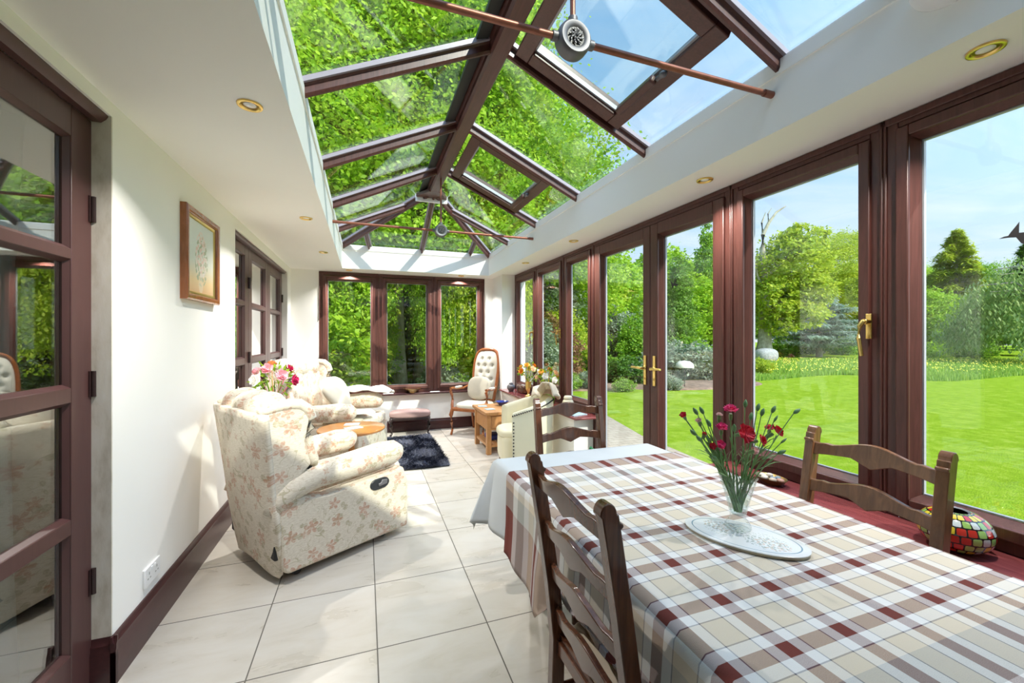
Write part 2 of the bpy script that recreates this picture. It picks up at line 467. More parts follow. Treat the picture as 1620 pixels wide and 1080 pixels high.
m = MB().box(1.885, 2.24, 3.513, 5.74, 0, .598).box(1.865, 2.24, -1.3, 1.905, 0, .598)
m.box(2.05, 2.24, -1.3, -.44, .598, CZ)
struct(m.build('wall_right', M['wall_paint'], smooth=0), 'low cream dwarf wall under the side windows', 'wall')
struct(MB().box(-1.12, 2.26, -1.42, -1.3, 0, CZ).build('wall_front', M['wall_paint'], smooth=0), 'cream wall behind the viewpoint', 'wall')
# soffit ring and the upstand of the rooflight
m = MB()
xo0, xo1, yo0, yo1 = -1.12, 2.30, -1.42, 6.42
def ring(m, x0, x1, y0, y1, X0, X1, Y0, Y1, z0, z1):
    m.box(X0, x0, Y0, Y1, z0, z1); m.box(x1, X1, Y0, Y1, z0, z1); m.box(x0, x1, Y0, y0, z0, z1); m.box(x0, x1, y1, Y1, z0, z1)
ring(m, WX0, WX1, WY0, WY1, xo0, xo1, yo0, yo1, CZ, 2.44)
ring(m, WX0, WX1, WY0, WY1, WX0-.1, WX1+.1, WY0-.1, WY1+.1, 2.44, TZ)
struct(m.build('ceiling', M['ceiling_paint'], smooth=0), 'white plastered soffit running round the rooflight well', 'ceiling')
m = MB(); ring(m, WX0+.008, WX1-.008, WY0+.008, WY1-.008, WX0-.001, WX1+.001, WY0-.001, WY1+.001, 2.545, 2.612)
struct(m.build('trim_1', M['ceiling_paint'], smooth=0, bevel=.003), 'white cover board round the top of the rooflight well', 'trim')
# skirting
def skirt(name, x0, y0, x1, y1, label, h=.19):
    L = math.hypot(x1-x0, y1-y0); prof = [(0,0),(-.018,0),(-.018,h-.06),(-.014,h-.045),(-.014,h-.03),(-.008,h-.02),(-.006,h),(0,h)]
    mm = MB(); mm.prism(prof, 0, L, 'x'); mm.v = [(p[0], p[1], p[2]) for p in mm.v]
    o = mm.build(name, M['skirting'], loc=(x0, y0, 0), rz=math.atan2(y1-y0, x1-x0), smooth=30)
    return struct(o, label, 'skirting board')
skirt('baseboard_left', LX, 2.069-.018, LX, 3.70, 'dark red-brown skirting board along the left wall')
skirt('baseboard_left', LX, 5.95, LX, 6.2, 'short dark skirting in the far left corner')
skirt('baseboard_left', LX-.10, 2.069, LX+.018, 2.069, 'dark skirting returning into the door reveal') 
skirt('baseboard_back', LX, GY, 1.89, GY, 'dark red-brown skirting board under the end window', .16)
struct(MB().box(-1.03, LX-.001, 2.064, 2.069, .19, 2.245).build('trim_2', M['stained_plaster'], smooth=0), 'bare stained plaster strip of the door reveal', 'trim')
# ------------------------------------------------------------------ window units
def bars(m, x0, x1, z0, z1, w, y0, y1, wb=None):
    wb = wb or w
    m.box(x0, x0+w, y0, y1, z0, z1); m.box(x1-w, x1, y0, y1, z0, z1)
    m.box(x0+w, x1-w, y0, y1, z1-w, z1); m.box(x0+w, x1-w, y0, y1, z0, z0+wb)
def chamfer(m, x0, x1, z0, z1, w, y0, y1):
    """glazing bead sloping towards the pane"""
    A = [(x0, z0), (x1, z0), (x1, z1), (x0, z1)]; B = [(x0+w, z0+w), (x1-w, z0+w), (x1-w, z1-w), (x0+w, z1-w)]
    vs = [(p[0], y0, p[1]) for p in A] + [(p[0], y1, p[1]) for p in B] + [(p[0], y1+.012, p[1]) for p in B]
    fs = []
    for i in range(4):
        j = (i+1) % 4; fs += [(i, j, 4+j, 4+i), (4+i, 4+j, 8+j, 8+i)]
    m.add(vs, fs)
def sash(parent, x0, x1, z0, z1, w, name='sash', wb=None, pane='window_glass'):
    m = MB(); bars(m, x0, x1, z0, z1, w-.02, -.014, .058, (wb or w)-.02)
    wb2 = (wb or w)-.02
    s = m.build(name, M['rosewood'], parent, bevel=.005, smooth=30)
    b = MB(); chamfer(b, x0+w-.02, x1-w+.02, z0+wb2, z1-w+.02, .02, -.002, .03); b.build('glazing_bead', M['rosewood'], s, smooth=30)
    sp = MB(); bars(sp, x0+w-.006, x1-w+.006, z0+wb2+.014, z1-w+.006, .012, .040, .054); sp.build('spacer_bar', M['spacer'], s, smooth=0)
    p = MB().box(x0+w-.01, x1-w+.01, .034, .039, z0+wb2+.01, z1-w+.01).build('pane', M[pane], s, smooth=0)
    return s
def handle(parent, x, z, flip=1, name='handle', L=.13):
    m = MB(); m.box(x-.011, x+.011, -.024, -.014, z-.055, z+.055)
    m.tube([(x, -.015, z+.02), (x, -.055, z+.02)], .012, 10)
    m.tube([(x, -.055, z+.025), (x+flip*.012, -.062, z), (x+flip*.016, -.062, z-.05), (x+flip*.006, -.058, z-L)], [.012,.012,.010,.009], 10, flat=.8)
    return m.build(name, M['brass'], parent, bevel=.002, smooth=50)
WIN = {}
def window(n, label, W, z0, z1, loc, rz, hx=None, flip=1, hz=None, group=None):
    t = thing('window_%d' % n, label, 'window', loc, rz, kind='structure')
    m = MB(); bars(m, 0, W, z0, z1, .05, 0, .075); m.box(.0, .012, -.008, 0, z0, z1); m.box(W-.012, W, -.008, 0, z0, z1)
    m.box(0, W, -.008, 0, z1-.03, z1)
    m.build('window_frame', M['rosewood'], t, bevel=.004, smooth=30)
    s = sash(t, .046, W-.046, z0+.046, z1-.056, .064)
    if hx is not None: handle(t, hx, hz, flip)
    WIN[n] = t
    return t
RZ = -PI/2
def rw(n, label, ya, yb, **k): return window(n, label, ya-yb, .62, 2.298, (GX, ya, 0), RZ, **k)
rw(1, 'narrow window at the far end of the glazed side, beside the corner pier', 5.74, 4.945, hx=.735, flip=-1, hz=1.42)
rw(2, 'second narrow window from the corner pier in the glazed side', 4.943, 4.16, hx=.735, flip=-1, hz=1.42)
rw(3, 'window between the sill jars and the garden doors', 4.158, 3.515)
rw(4, 'tall side window just beyond the dining table with a brass handle', 1.906, 1.128, hx=.735, flip=-1, hz=1.42)
rw(5, 'nearest side window showing the swallow silhouette', 1.126, .345)
rw(6, 'side window behind the nearest one, out of the frame', .343, -.44)
for n, (xa, lab) in enumerate([(-.60, 'left light of the end window, behind the tall armchair and sofa'), (.186, 'middle light of the end window with two trunks outside'), (.971, 'right light of the end window, behind the button-back chair')]):
    window(7+n, lab, .784, .57, 2.285, (xa, GY, 0), 0)
# sill boards
m = MB().box(1.838, 2.112, 3.40, 5.74, .598, .62); o = m.build('trim_3', M['sill_wood'], bevel=.006, smooth=30); struct(o, 'dark red wooden sill board under the far side windows', 'window sill')
m = MB().box(1.80, 2.112, -1.3, 1.915, .598, .62); o = m.build('trim_4', M['sill_wood'], bevel=.006, smooth=30); struct(o, 'red wooden sill board behind the dining table', 'window sill')
m = MB().box(-.66, 1.80, 6.085, 6.215, .545, .57); o = m.build('trim_5', M['skirting'], bevel=.006, smooth=30); struct(o, 'dark wooden sill board of the end window', 'window sill')
# ------------------------------------------------------------------ garden doors
W = 3.513-1.908
t = thing('door_1', 'pair of glazed garden doors with brass lever handles', 'garden doors', (GX, 3.513, 0), RZ, kind='structure')
m = MB(); bars(m, 0, W, 0, 2.298, .05, 0, .075, .025); m.box(.0, .012, -.008, 0, 0, 2.298); m.box(W-.012, W, -.008, 0, 0, 2.298); m.box(0, W, -.008, 0, 2.27, 2.298)
m.build('door_frame', M['rosewood'], t, bevel=.004, smooth=30)
mid = W/2+.06
def lever(parent, x, z, d):
    m = MB(); m.box(x-.014, x+.014, -.022, -.014, z-.13, z+.10)
    m.tube([(x, -.018, z), (x, -.058, z)], .011, 10); m.ell((x, -.024, z), .017, .01, .017, 10, 6); m.ell((x, -.024, z-.08), .006, .006, .012, 8, 6)
    m.tube([(x, -.055, z), (x+d*.03, -.060, z+.002), (x+d*.12, -.060, z+.004)], [.011,.010,.008], 10)
    return m.build('lever_handle', M['brass'], parent, bevel=.002, smooth=50)
for (a, b, hx, d) in ((.046, mid-.002, mid-.055, -1), (mid+.002, W-.046, mid+.055, 1)):
    s = sash(t, a, b, .022, 2.242, .105, 'door_leaf', .13); lever(s, hx, 1.13, d)
# ------------------------------------------------------------------ brown glazed doors on the left wall
def leaf_door(parent, y0, y1, hinge):
    m = MB(); z0, z1 = .012, 2.215; w = .118
    m.box(y0, y0+w, 0, .044, z0, z1); m.box(y1-w, y1, 0, .044, z0, z1)
    zs = [(2.105, z1), (1.655, 1.695), (1.132, 1.188), (.652, .708), (z0, .215)]
    for (a, b) in zs: m.box(y0+w, y1-w, 0, .044, a, b)
    lf = m.build('door_leaf', M['door_paint'], parent, bevel=.003, smooth=30)
    g = MB(); b = MB()
    for (lo, hi) in ((.215,.652), (.708,1.132), (1.188,1.655), (1.695,2.105)):
        g.box(y0+w, y1-w, .024, .029, lo, hi); chamfer(b, y0+w, y1-w, lo, hi, .012, .004, .020)
    b.build('glazing_bead', M['door_paint'], lf, smooth=30)
    g.build('pane', M['door_glass'], lf, smooth=0)
    h = MB(); x = y1 if hinge > 0 else y0
    for z in (.42, 1.19, 1.87): h.tube([(x-.004*hinge, -.008, z-.05), (x-.004*hinge, -.008, z+.05)], .008, 8); h.box(x-.022 if hinge > 0 else x, x if hinge > 0 else x+.022, -.004, .002, z-.05, z+.05)
    h.build('hinge', M['dark_hinge'], lf, smooth=40)
    return lf
def head_trim(y0, y1, parent):
    m = MB(); m.prism([(0,2.215),(-.03,2.215),(-.045,2.228),(-.052,2.24),(-.052,2.247),(0,2.247)], y0, y1, 'x')
    m.build('head_moulding', M['door_paint'], parent, smooth=30)
t = thing('door_2', 'brown glazed door pair in the near left wall, with long curtains inside', 'glazed doors', (-1.008, 0, 0), PI/2, kind='structure')
leaf_door(t, 1.29, 2.066, 1); leaf_door(t, .51, 1.286, -1); leaf_door(t, -.27, .506, 1); head_trim(-.75, 2.066, t)
t = thing('door_3', 'brown glazed doors in the far left wall, behind the tall armchair', 'glazed doors', (-1.008, 0, 0), PI/2, kind='structure')
leaf_door(t, 3.70, 4.356, 1); leaf_door(t, 4.36, 5.15, -1); leaf_door(t, 5.154, 5.945, 1)
m = MB(); m.prism([(0,2.19),(-.03,2.19),(-.045,2.198),(-.052,2.206),(-.052,2.214),(0,2.214)], 3.70, 5.95, 'x'); m.build('head_moulding', M['door_paint'], t, smooth=30)
# the dim rooms behind those doors
def inner_room(nm, y0, y1, lab):
    m = MB(); m.box(-3.6, -3.5, y0, y1, 0, 2.5); m.box(-3.6, -1.12, y0-.1, y0, 0, 2.5); m.box(-3.6, -1.12, y1, y1+.1, 0, 2.5); m.box(-3.6, -1.12, y0-.1, y1+.1, 2.44, 2.54)
    struct(m.build(nm, M['wall_paint'], smooth=0), lab, 'wall')
inner_room('wall_inner', -.9, 6.4, 'pale walls of the dim room behind the glazed doors')
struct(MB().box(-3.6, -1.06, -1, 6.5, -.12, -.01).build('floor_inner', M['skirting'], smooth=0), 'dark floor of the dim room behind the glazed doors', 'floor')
def curtain(y0, y1, x, lab, waves, cm='net_curtain', z0=.03):
    m = MB()
    fn = lambda u, v: (x + .035*math.sin(u*waves*2*PI)*(.6+.4*v) + .01*math.sin(u*waves*5), y0+(y1-y0)*u*(1-.10*math.sin(v*PI)), z0+(2.18-z0)*v)
    m.grid(fn, waves*12, 10)
    o = m.build('curtain', M[cm], smooth=180, solid=.004, normals=False)
    return tag(o, lab, 'curtain')
curtain(1.50, 2.09, -1.22, 'pale blue-white curtain hanging behind the near brown glazed door', 6)
curtain(4.50, 5.92, -1.22, 'pale net curtain hanging behind the far brown glazed doors', 14)
# ------------------------------------------------------------------ lantern roof
RXc, RZg, EZ = .7275, 3.105, 2.625     # ridge centre, glass height at the ridge and at the eaves
RY0, RY1 = 1.18, 4.80
ex0, ex1, ey0, ey1 = WX0-.03, WX1+.03, WY0-.03, WY1+.03
t = thing('roof_lantern', 'glazed roof lantern with dark brown bars and two opening vents', 'roof lantern', (0,0,0), kind='structure')
def bar(p, q, w, h, cap=True):
    """bar of width w hanging h below the glass line from p to q"""
    p, q = Vector(p), Vector(q); d = (q-p).normalized(); side = Vector((0,0,1)).cross(d).normalized(); up = d.cross(side)
    global BARARGS
    BARARGS = (p, q, w, side, up)
    m = MB(); L = (q-p).length
    w = w*.86
    prof = [(-w/2, .012), (-w/2, -.016), (-w/2+.012, -.03), (-w/2+.012, -h+.012), (-w/2+.02, -h), (w/2-.02, -h), (w/2-.012, -h+.012), (w/2-.012, -.03), (w/2, -.016), (w/2, .012)]
    vs = [tuple(p + side*a + up*b) for a, b in prof] + [tuple(q + side*a + up*b) for a, b in prof]
    n = len(prof)
    m.add(vs, [tuple(range(n))[::-1], tuple(range(n, 2*n))] + [(i, (i+1) % n, n+(i+1) % n, n+i) for i in range(n)])
    return m
def ridge_prof(y0, y1):
    m = MB(); pr = [(-.075,.03), (-.075,-.03), (-.055,-.06), (-.055,-.095), (-.042,-.112), (.042,-.112), (.055,-.095), (.055,-.06), (.075,-.03), (.075,.03), (.03,.06), (-.03,.06)]
    m.prism([(RXc+a, RZg+b) for a, b in pr], y0, y1, 'y'); return m
ridge_prof(RY0, RY1).build('ridge_beam', M['rosewood_across'], t, smooth=30)
for yy, s in ((RY1, 1), (RY0, -1)):
    hb = MB(); P = [(-.06, yy-.20*s), (.06, yy-.20*s), (.18, yy+.02*s), (-.18, yy+.02*s)]
    hb.add([(RXc+x, y, 2.992) for x, y in P]+[(RXc+x, y, 3.03) for x, y in P], [(0,1,2,3),(4,5,6,7),(0,1,5,4),(1,2,6,5),(2,3,7,6),(3,0,4,7)])
    bo = hb.build('ridge_boss', M['rosewood'], t, bevel=.004, smooth=30)
    a, b = sorted((yy+.02*s, yy+.045*s)); MB().box(RXc-.185, RXc+.185, a, b, 2.945, 3.03).build('boss_cap', M['white_plastic'], bo, bevel=.006)
for s in (-1,):
    m = MB(); x = RXc+.075*s; m.add([(x, RY0, RZg-.05), (x, RY1, RZg-.05), (x+.07*s, RY1, RZg-.07), (x+.07*s, RY0, RZg-.07), (x, RY0, RZg-.015), (x, RY1, RZg-.015), (x+.07*s, RY1, RZg-.042), (x+.07*s, RY0, RZg-.042)], [(0,1,2,3),(4,5,6,7),(0,1,5,4),(1,2,6,5),(2,3,7,6),(3,0,4,7)])
    m.build('ridge_seal', M['seal_black'], t, smooth=0)
RAF = [1.335, 2.265, 3.20, 4.125]
def eav(side, y): return (ex0 if side < 0 else ex1, y, EZ)
def rid(side, y): return (RXc+.07*side, y, RZg-.03)
def strip(parent):
    """pale glazing strip along both edges of a bar, at the glass line"""
    p, q, w, side, up = BARARGS; m = MB()
    vs = [tuple(c + side*a + up*b) for c in (p, q) for a in (-w/2-.008, w/2+.008) for b in (-.020, .004)]
    m.add(vs, [(0,1,3,2),(4,6,7,5),(0,4,5,1),(2,3,7,6),(0,2,6,4),(1,5,7,3)])
    return m.build('glazing_strip', M['glazing_grey'], parent, smooth=0)
for y in RAF:
    for s in (-1, 1): strip(bar(rid(s, y), eav(s, y), .062, .075).build('rafter', M['rosewood'], t, smooth=30))
for s in (-1, 1):
    for (yc, ye, yj) in ((RY1, ey1, 5.05), (RY0, ey0, .88)):
        hip0, hip1 = Vector((RXc+.06*s, yc, RZg-.04)), Vector((ex0 if s < 0 else ex1, ye, EZ))
        strip(bar(hip0, hip1, .07, .08).build('hip_rafter', M['rosewood'], t, smooth=30))
        f = (yj-yc)/(ye-yc); j0 = hip0.lerp(hip1, f); strip(bar(j0, eav(s, yj), .06, .07).build('jack_rafter', M['rosewood'], t, smooth=30))
for (yc, ye) in ((RY1, ey1), (RY0, ey0)):
    strip(bar((RXc+.02, yc, RZg-.05), (RXc+.03, ye, EZ), .06, .07).build('rafter', M['rosewood'], t, smooth=30))
    for s in (-1, 1):
        hip0, hip1 = Vector((RXc+.06*s, yc, RZg-.04)), Vector((ex0 if s < 0 else ex1, ye, EZ))
        f = .68; j0 = hip0.lerp(hip1, f); strip(bar(j0, (RXc+.03+.705*s, ye, EZ), .055, .065).build('jack_rafter', M['rosewood'], t, smooth=30))
m = MB(); ring(m, ex0+.015, ex1-.015, ey0+.015, ey1-.015, ex0-.05, ex1+.05, ey0-.05, ey1+.05, EZ-.025, EZ+.0)
m.build('eaves_beam', M['rosewood'], t, smooth=0)
def slab_poly(pts, th=.008):
    n = len(pts); a, b, c = [Vector(p) for p in pts[:3]]; nr = (b-a).cross(c-a).normalized()
    if nr.z < 0: nr = -nr
    m = MB(); vs = [tuple(Vector(p)) for p in pts] + [tuple(Vector(p)+nr*th) for p in pts]
    m.add(vs, [tuple(range(n))[::-1], tuple(range(n, 2*n))] + [(i, (i+1) % n, n+(i+1) % n, n+i) for i in range(n)]); return m
for s in (-1, 1):
    X = ex0 if s < 0 else ex1
    slab_poly([(RXc, RY0, RZg), (RXc, RY1, RZg), (X, ey1, EZ), (X, ey0, EZ)]).build('pane', M['roof_glass'], t, smooth=0)
slab_poly([(RXc, RY1, RZg), (ex1, ey1, EZ), (ex0, ey1, EZ)]).build('pane', M['roof_glass'], t, smooth=0)
slab_poly([(RXc, RY0, RZg), (ex0, ey0, EZ), (ex1, ey0, EZ)]).build('pane', M['roof_glass'], t, smooth=0)
# opening vents in the right slope, below the glass line
sl = Vector((ex1-RXc, 0, EZ-RZg)); SL = sl.length; sd = sl.normalized(); up = Vector((-sd.z, 0, sd.x))
def onslope(a, y, h): return Vector((RXc, y, RZg)) + sd*a + up*h
def sbox(m, a0, a1, y0, y1, h0, h1):
    vs = [tuple(onslope(a, y, h)) for a in (a0, a1) for y in (y0, y1) for h in (h0, h1)]
    m.add(vs, [(0,1,3,2),(4,6,7,5),(0,4,5,1),(2,3,7,6),(0,2,6,4),(1,5,7,3)])
for k, (ya, yb) in enumerate(((1.375, 2.225), (3.24, 4.085))):
    a0, a1 = .12, .88; w = .085
    m = MB(); sbox(m, a0, a0+w, ya, yb, -.06, .03); sbox(m, a1-w, a1, ya, yb, -.06, .03); sbox(m, a0+w, a1-w, ya, ya+w, -.06, .03); sbox(m, a0+w, a1-w, yb-w, yb, -.06, .03)
    v = m.build('roof_vent', M['rosewood'], t, bevel=.006, smooth=30)
    b = MB(); q = .012; A0, A1, Y0, Y1 = a0+w, a1-w, ya+w, yb-w
    sbox(b, A0, A0+q, Y0, Y1, -.035, -.01); sbox(b, A1-q, A1, Y0, Y1, -.035, -.01); sbox(b, A0, A1, Y0, Y0+q, -.035, -.01); sbox(b, A0, A1, Y1-q, Y1, -.035, -.01)
    b.build('spacer_bar', M['spacer'], v, smooth=0)
    p = MB(); sbox(p, A0, A1, Y0, Y1, -.02, -.014); p.build('pane', M['roof_glass'], v, smooth=0)
    c = MB(); yc = (ya+yb)/2; sbox(c, a1-w-.035, a1-w+.01, yc-.05, yc+.27, -.105, -.06); c.build('vent_motor', M['rosewood'], v, bevel=.012, seg=3, smooth=40)
    c = MB(); c.tube([onslope(a1-w, yc-.05, -.075), onslope(a1-w+.005, yc-.11, -.07)], .012, 8); c.ell(tuple(onslope(a1-w, yc-.10, -.08)), .02, .02, .016); c.build('motor_bracket', M['pewter'], v, smooth=50)
# ------------------------------------------------------------------ tie rods
def rosette(m, c, R):
    m.ell(c, R*.12, .012, R*.12, 8, 6)
    for k in range(8):
        a = 2*PI*k/8
        for r0, sz in ((.34, .17), (.62, .2)):
            m.ell((c[0]+math.cos(a+(.39 if r0 > .5 else 0))*R*r0, c[1], c[2]+math.sin(a+(.39 if r0 > .5 else 0))*R*r0), R*sz*.7, .010, R*sz*.7, 8, 5)
    for k in range(8):
        a = 2*PI*k/8; P = [(c[0]+math.cos(a+j*.12)*R*(.2+.1*j), c[1]-.004, c[2]+math.sin(a+j*.12)*R*(.2+.1*j)) for j in range(7)]
        m.tube(P, .003, 6)
for (y, z, lab) in ((1.365, 2.475, 'near copper tie rod with round pewter rosette across the rooflight'), (4.20, 2.462, 'far copper tie rod with round rosette across the rooflight')):
    t = thing('tie_rod', lab, 'tie rod', (0, y, z), group='tie rods across the rooflight')
    for (xa, xb) in ((WX0, RXc-.055), (RXc+.055, WX1)):
        MB().tube([(xa, 0, 0), (xb, 0, 0)], .0125, 12).build('rod', M['copper_rod'], t, smooth=60)
    for (xa, xb) in ((WX0, WX0+.05), (WX1-.05, WX1)): MB().tube([(xa, 0, 0), (xb, 0, 0)], .0155, 12).build('wall_cap', M['copper_rod'], t, smooth=40)
    for (xa, xb) in ((RXc-.085, RXc-.05), (RXc+.05, RXc+.085)): MB().tube([(xa, 0, 0), (xb, 0, 0)], .018, 12).build('rod_socket', M['pewter'], t, smooth=40)
    MB().tube([(RXc, 0, .05), (RXc, 0, .085)], .018, 12).build('rod_socket', M['pewter'], t, smooth=40)
    MB().tube([(RXc, 0, .08), (RXc, 0, RZg-.112-z)], .010, 12).build('hanger', M['copper_rod'], t, smooth=60)
    pr = [(.0, -.022), (.030, -.022), (.034, -.026), (.040, -.030), (.052, -.030), (.058, -.024), (.060, -.012), (.060, .012), (.058, .024), (.052, .030), (.0, .030)]
    pr = [(a*1.1, b) for a, b in pr]
    d = MB(); d.lathe(pr, 36); d.v = [(RXc+p[0], p[2], p[1]) for p in d.v]
    dd = d.build('disc', M['pewter'], t, smooth=40)
    k = MB(); k.lathe([(.0, -.0235), (.0365, -.0235), (.0365, -.021)], 28); k.v = [(RXc+p[0], p[2], p[1]) for p in k.v]; k.build('rosette_ground', M['black_iron'], dd, smooth=40)
    q = MB(); rosette(q, (RXc, -.025, 0), .036); q.build('rosette', M['pewter'], dd, smooth=60)
# ------------------------------------------------------------------ downlights
DL = [(-.435, 1.9, 'brass downlight in the left soffit above the framed painting'), (-.435, 3.55, 'middle brass downlight of the left soffit, before the far doors'), (-.43, 4.9, 'far brass downlight of the left soffit'),
      (-.21, 6.07, 'brass downlight above the left light of the end window'), (1.355, 6.07, 'brass downlight above the right light of the end window'),
      (1.885, .735, 'large-looking brass downlight above the nearest side window'), (1.885, 1.9, 'brass downlight above the tall side window post'), (1.885, 3.52, 'brass downlight above the far edge of the garden doors'), (1.875, 4.75, 'brass downlight above the second narrow side window')]
def make_down():
    t = thing('downlight', '', 'downlight', (0,0,0))
    MB().lathe([(.030,-.001),(.034,-.006),(.040,-.008),(.045,-.006),(.046,0)], 32).build('rim', M['brass'], t, smooth=50)
    MB().lathe([(.031,-.001),(.026,.0),(.024,-.001)], 32).build('reflector', M['old_brass'], t, smooth=50)
    MB().lathe([(.0,-.0045),(.012,-.004),(.022,-.0015),(.024,0)], 24).build('lamp', M['lamp_glass'], t, smooth=60)
    return t
dl0 = make_down()
for i, (x, y, lab) in enumerate(DL):
    if i == 0: dl0.location = (x, y, CZ); dl0['label'] = lab; dl0['group'] = 'downlights in the soffit'
    else: dup(dl0, (x, y, CZ), 0, lab, 'downlights in the soffit')
# small uplighter on the right side of the well
t = thing('wall_uplighter', 'pale wall uplighter on the rooflight upstand at the top edge', 'wall light', (WX1, .745, 2.51))
m = MB()
m.grid(lambda u, v: (-.10*math.sin(u*PI/2)*math.sin(v*PI), .11*math.sin(u*PI/2)*-math.cos(v*PI), -.085*math.cos(u*PI/2)), 8, 16)
m.build('bowl', M['white_plastic'], t, smooth=180, solid=.004, normals=False)
MB().box(-.012, 0, -.03, .03, -.05, .02).build('backplate', M['white_plastic'], t, bevel=.003)
# wall socket
t = thing('wall_socket', 'white double electric socket low on the left wall', 'socket', (LX, 2.375, .276), PI/2)
MB().box(-.073, .073, -.010, 0, -.043, .043).build('plate', M['white_plastic'], t, bevel=.003)
for x in (-.036, .036):
    m = MB()
    for (dx, dz, w, h) in ((0, .012, .003, .006), (-.011, -.01, .005, .003), (.011, -.01, .005, .003)): m.box(x+dx-w, x+dx+w, -.0106, -.0095, dz-h, dz+h)
    m.build('pin_holes', M['stone_grey'], t, smooth=0)
for x in (-.015, .015): MB().box(x-.005, x+.005, -.0135, -.009, .020, .034).build('switch', M['white_plastic'], t, bevel=.001)
# framed painting
def painting():
    t = NT('canvas'); x, y, z = t.sep(t.coord('Object'))
    v = t.coord('Object'); n1 = t.noise(v, 9, 3)
    bg = t.ramp(t.math('MULTIPLY_ADD', z, 2.0, .5), [(0,(.66,.30,.12)), (.22,(.80,.58,.30)), (.45,(.74,.78,.71)), (1,(.72,.80,.80))])
    bg = t.mix(t.math('MULTIPLY', n1, .3), bg, (.7,.62,.5))
    def blobs(scale, rad, loc, cx, cz, rx, rz):
        vo = t.n('ShaderNodeTexVoronoi', voronoi_dimensions='2D'); t.l(t.mapping(t.comb(x, z), (scale, scale, 1), loc), vo.inputs['Vector']); vo.inputs['Scale'].default_value = 1
        a = t.math('DIVIDE', t.math('SUBTRACT', x, cx), rx); b = t.math('DIVIDE', t.math('SUBTRACT', z, cz), rz)
        ins = t.math('LESS_THAN', t.math('ADD', t.math('MULTIPLY', a, a), t.math('MULTIPLY', b, b)), 1)
        return t.math('MULTIPLY', ins, t.math('LESS_THAN', vo.outputs['Distance'], rad))
    c = t.mix(blobs(34, .42, (1,2,0), .01, -.02, .10, .15), bg, (.42,.45,.30))
    c = t.mix(blobs(26, .40, (3,5,0), .005, .02, .095, .14), c, (.80,.72,.66))
    c = t.mix(blobs(30, .30, (6,1,0), .0, .03, .08, .12), c, (.78,.58,.50))
    c = t.mix(t.math('MULTIPLY', blobs(1, 9, (0,0,0), .0, -.16, .035, .05), .5), c, (.80,.70,.55))
    t.bsdf(c, .5); M['canvas'] = t.m
painting()
t = thing('framed_painting', 'small framed painting of pale flowers on the left wall', 'painting', (LX, 2.962, 1.846), PI/2)
def mitred(m, w, h, prof):
    """picture frame: profile (inset, depth) swept round a w x h rectangle"""
    n = len(prof); vs = []
    for (sx, sz) in ((-1,-1),(1,-1),(1,1),(-1,1)):
        for (a, d) in prof: vs.append((sx*(w/2-a), -d, sz*(h/2-a)))
    fs = []
    for c in range(4):
        e = (c+1) % 4
        for i in range(n-1): fs.append((c*n+i, e*n+i, e*n+i+1, c*n+i+1))
    m.add(vs, fs)
pw, ph = .53, .525
m = MB(); mitred(m, pw, ph, [(0,0),(0,.03),(.008,.036),(.028,.034),(.036,.026),(.038,.012)]); m.build('frame', M['mahogany'], t, smooth=40)
m = MB(); mitred(m, pw-.076, ph-.076, [(0,.010),(0,.020),(.012,.018),(.020,.010)]); m.build('gilt_slip', M['brass'], t, smooth=40)
MB().box(-pw/2+.05, pw/2-.05, -.012, -.004, -ph/2+.05, ph/2-.05).build('canvas', M['canvas'], t, smooth=0)
# bird silhouettes on the panes
def bird(px, py, pz, rz, s, lab, ang=0):
    P = [(-1.0,.05),(-.72,.14),(-.50,.13),(-.35,.35),(-.05,.72),(.16,1.0),(.10,.55),(.06,.18),(.35,.12),(.62,.10),(1.0,.30),(.78,.0),(1.0,-.22),(.60,-.06),(.3,-.08),(.30,-.4),(.42,-.95),(.08,-.62),(-.12,-.12),(-.5,-.02)]
    c, q = math.cos(ang), math.sin(ang)
    P = [(s*(a*c-b*q), s*(a*q+b*c)) for a, b in P]
    m = MB(); m.prism(P, -.0012, 0, 'y')
    o = m.build('bird_sticker', M['black_iron'], loc=(px, py, pz), rz=rz, smooth=0)
    return tag(o, lab, 'window sticker', 'bird stickers on the glass')
bird(GX+.0335, .752, 1.725, RZ, .046, 'black swallow sticker on the nearest side window pane', .1)
bird(GX+.0335, 2.44, 1.76, RZ, .05, 'black bird sticker on the right-hand garden door pane', 1.0)
bird(GX+.0335, 4.53, 1.72, RZ, .05, 'black bird sticker on the second narrow side window', 1.2)
bird(.565, GY+.0335, 1.86, 0, .05, 'black bird sticker on the middle light of the end window', .5)
# ------------------------------------------------------------------ dining chairs (ladder back)
def slat(z, yh, xc, th=.018, rise=.030, h=.047, n=18, x0=0):
    """wavy ladder-back slat between the two posts"""
    m = MB(); vs = []
    for i in range(n+1):
        s = -1+2*i/n; y = s*yh
        bell = max(0, 1-abs(s)/.78); k = bell*bell*(3-2*bell)
        top = z+h + rise*k + (.004 if .72 < abs(s) < .86 else 0)
        bot = z + .020*max(0, 1-abs(s)/.95)**.6 - .030*max(0, 1-abs(s)/.30)**.85
        bow = -.016*(1-s*s)
        for (dx, zz) in ((-th/2, bot), (-th/2, top), (th/2, top), (th/2, bot)): vs.append((xc(zz)+bow+dx, y, zz))
    fs = [(0,1,2,3), tuple(4*n+j for j in (3,2,1,0))]
    for i in range(n):
        for j in range(4): fs.append((4*i+j, 4*i+(j+1) % 4, 4*i+4+(j+1) % 4, 4*i+4+j))
    m.add(vs, fs); return m
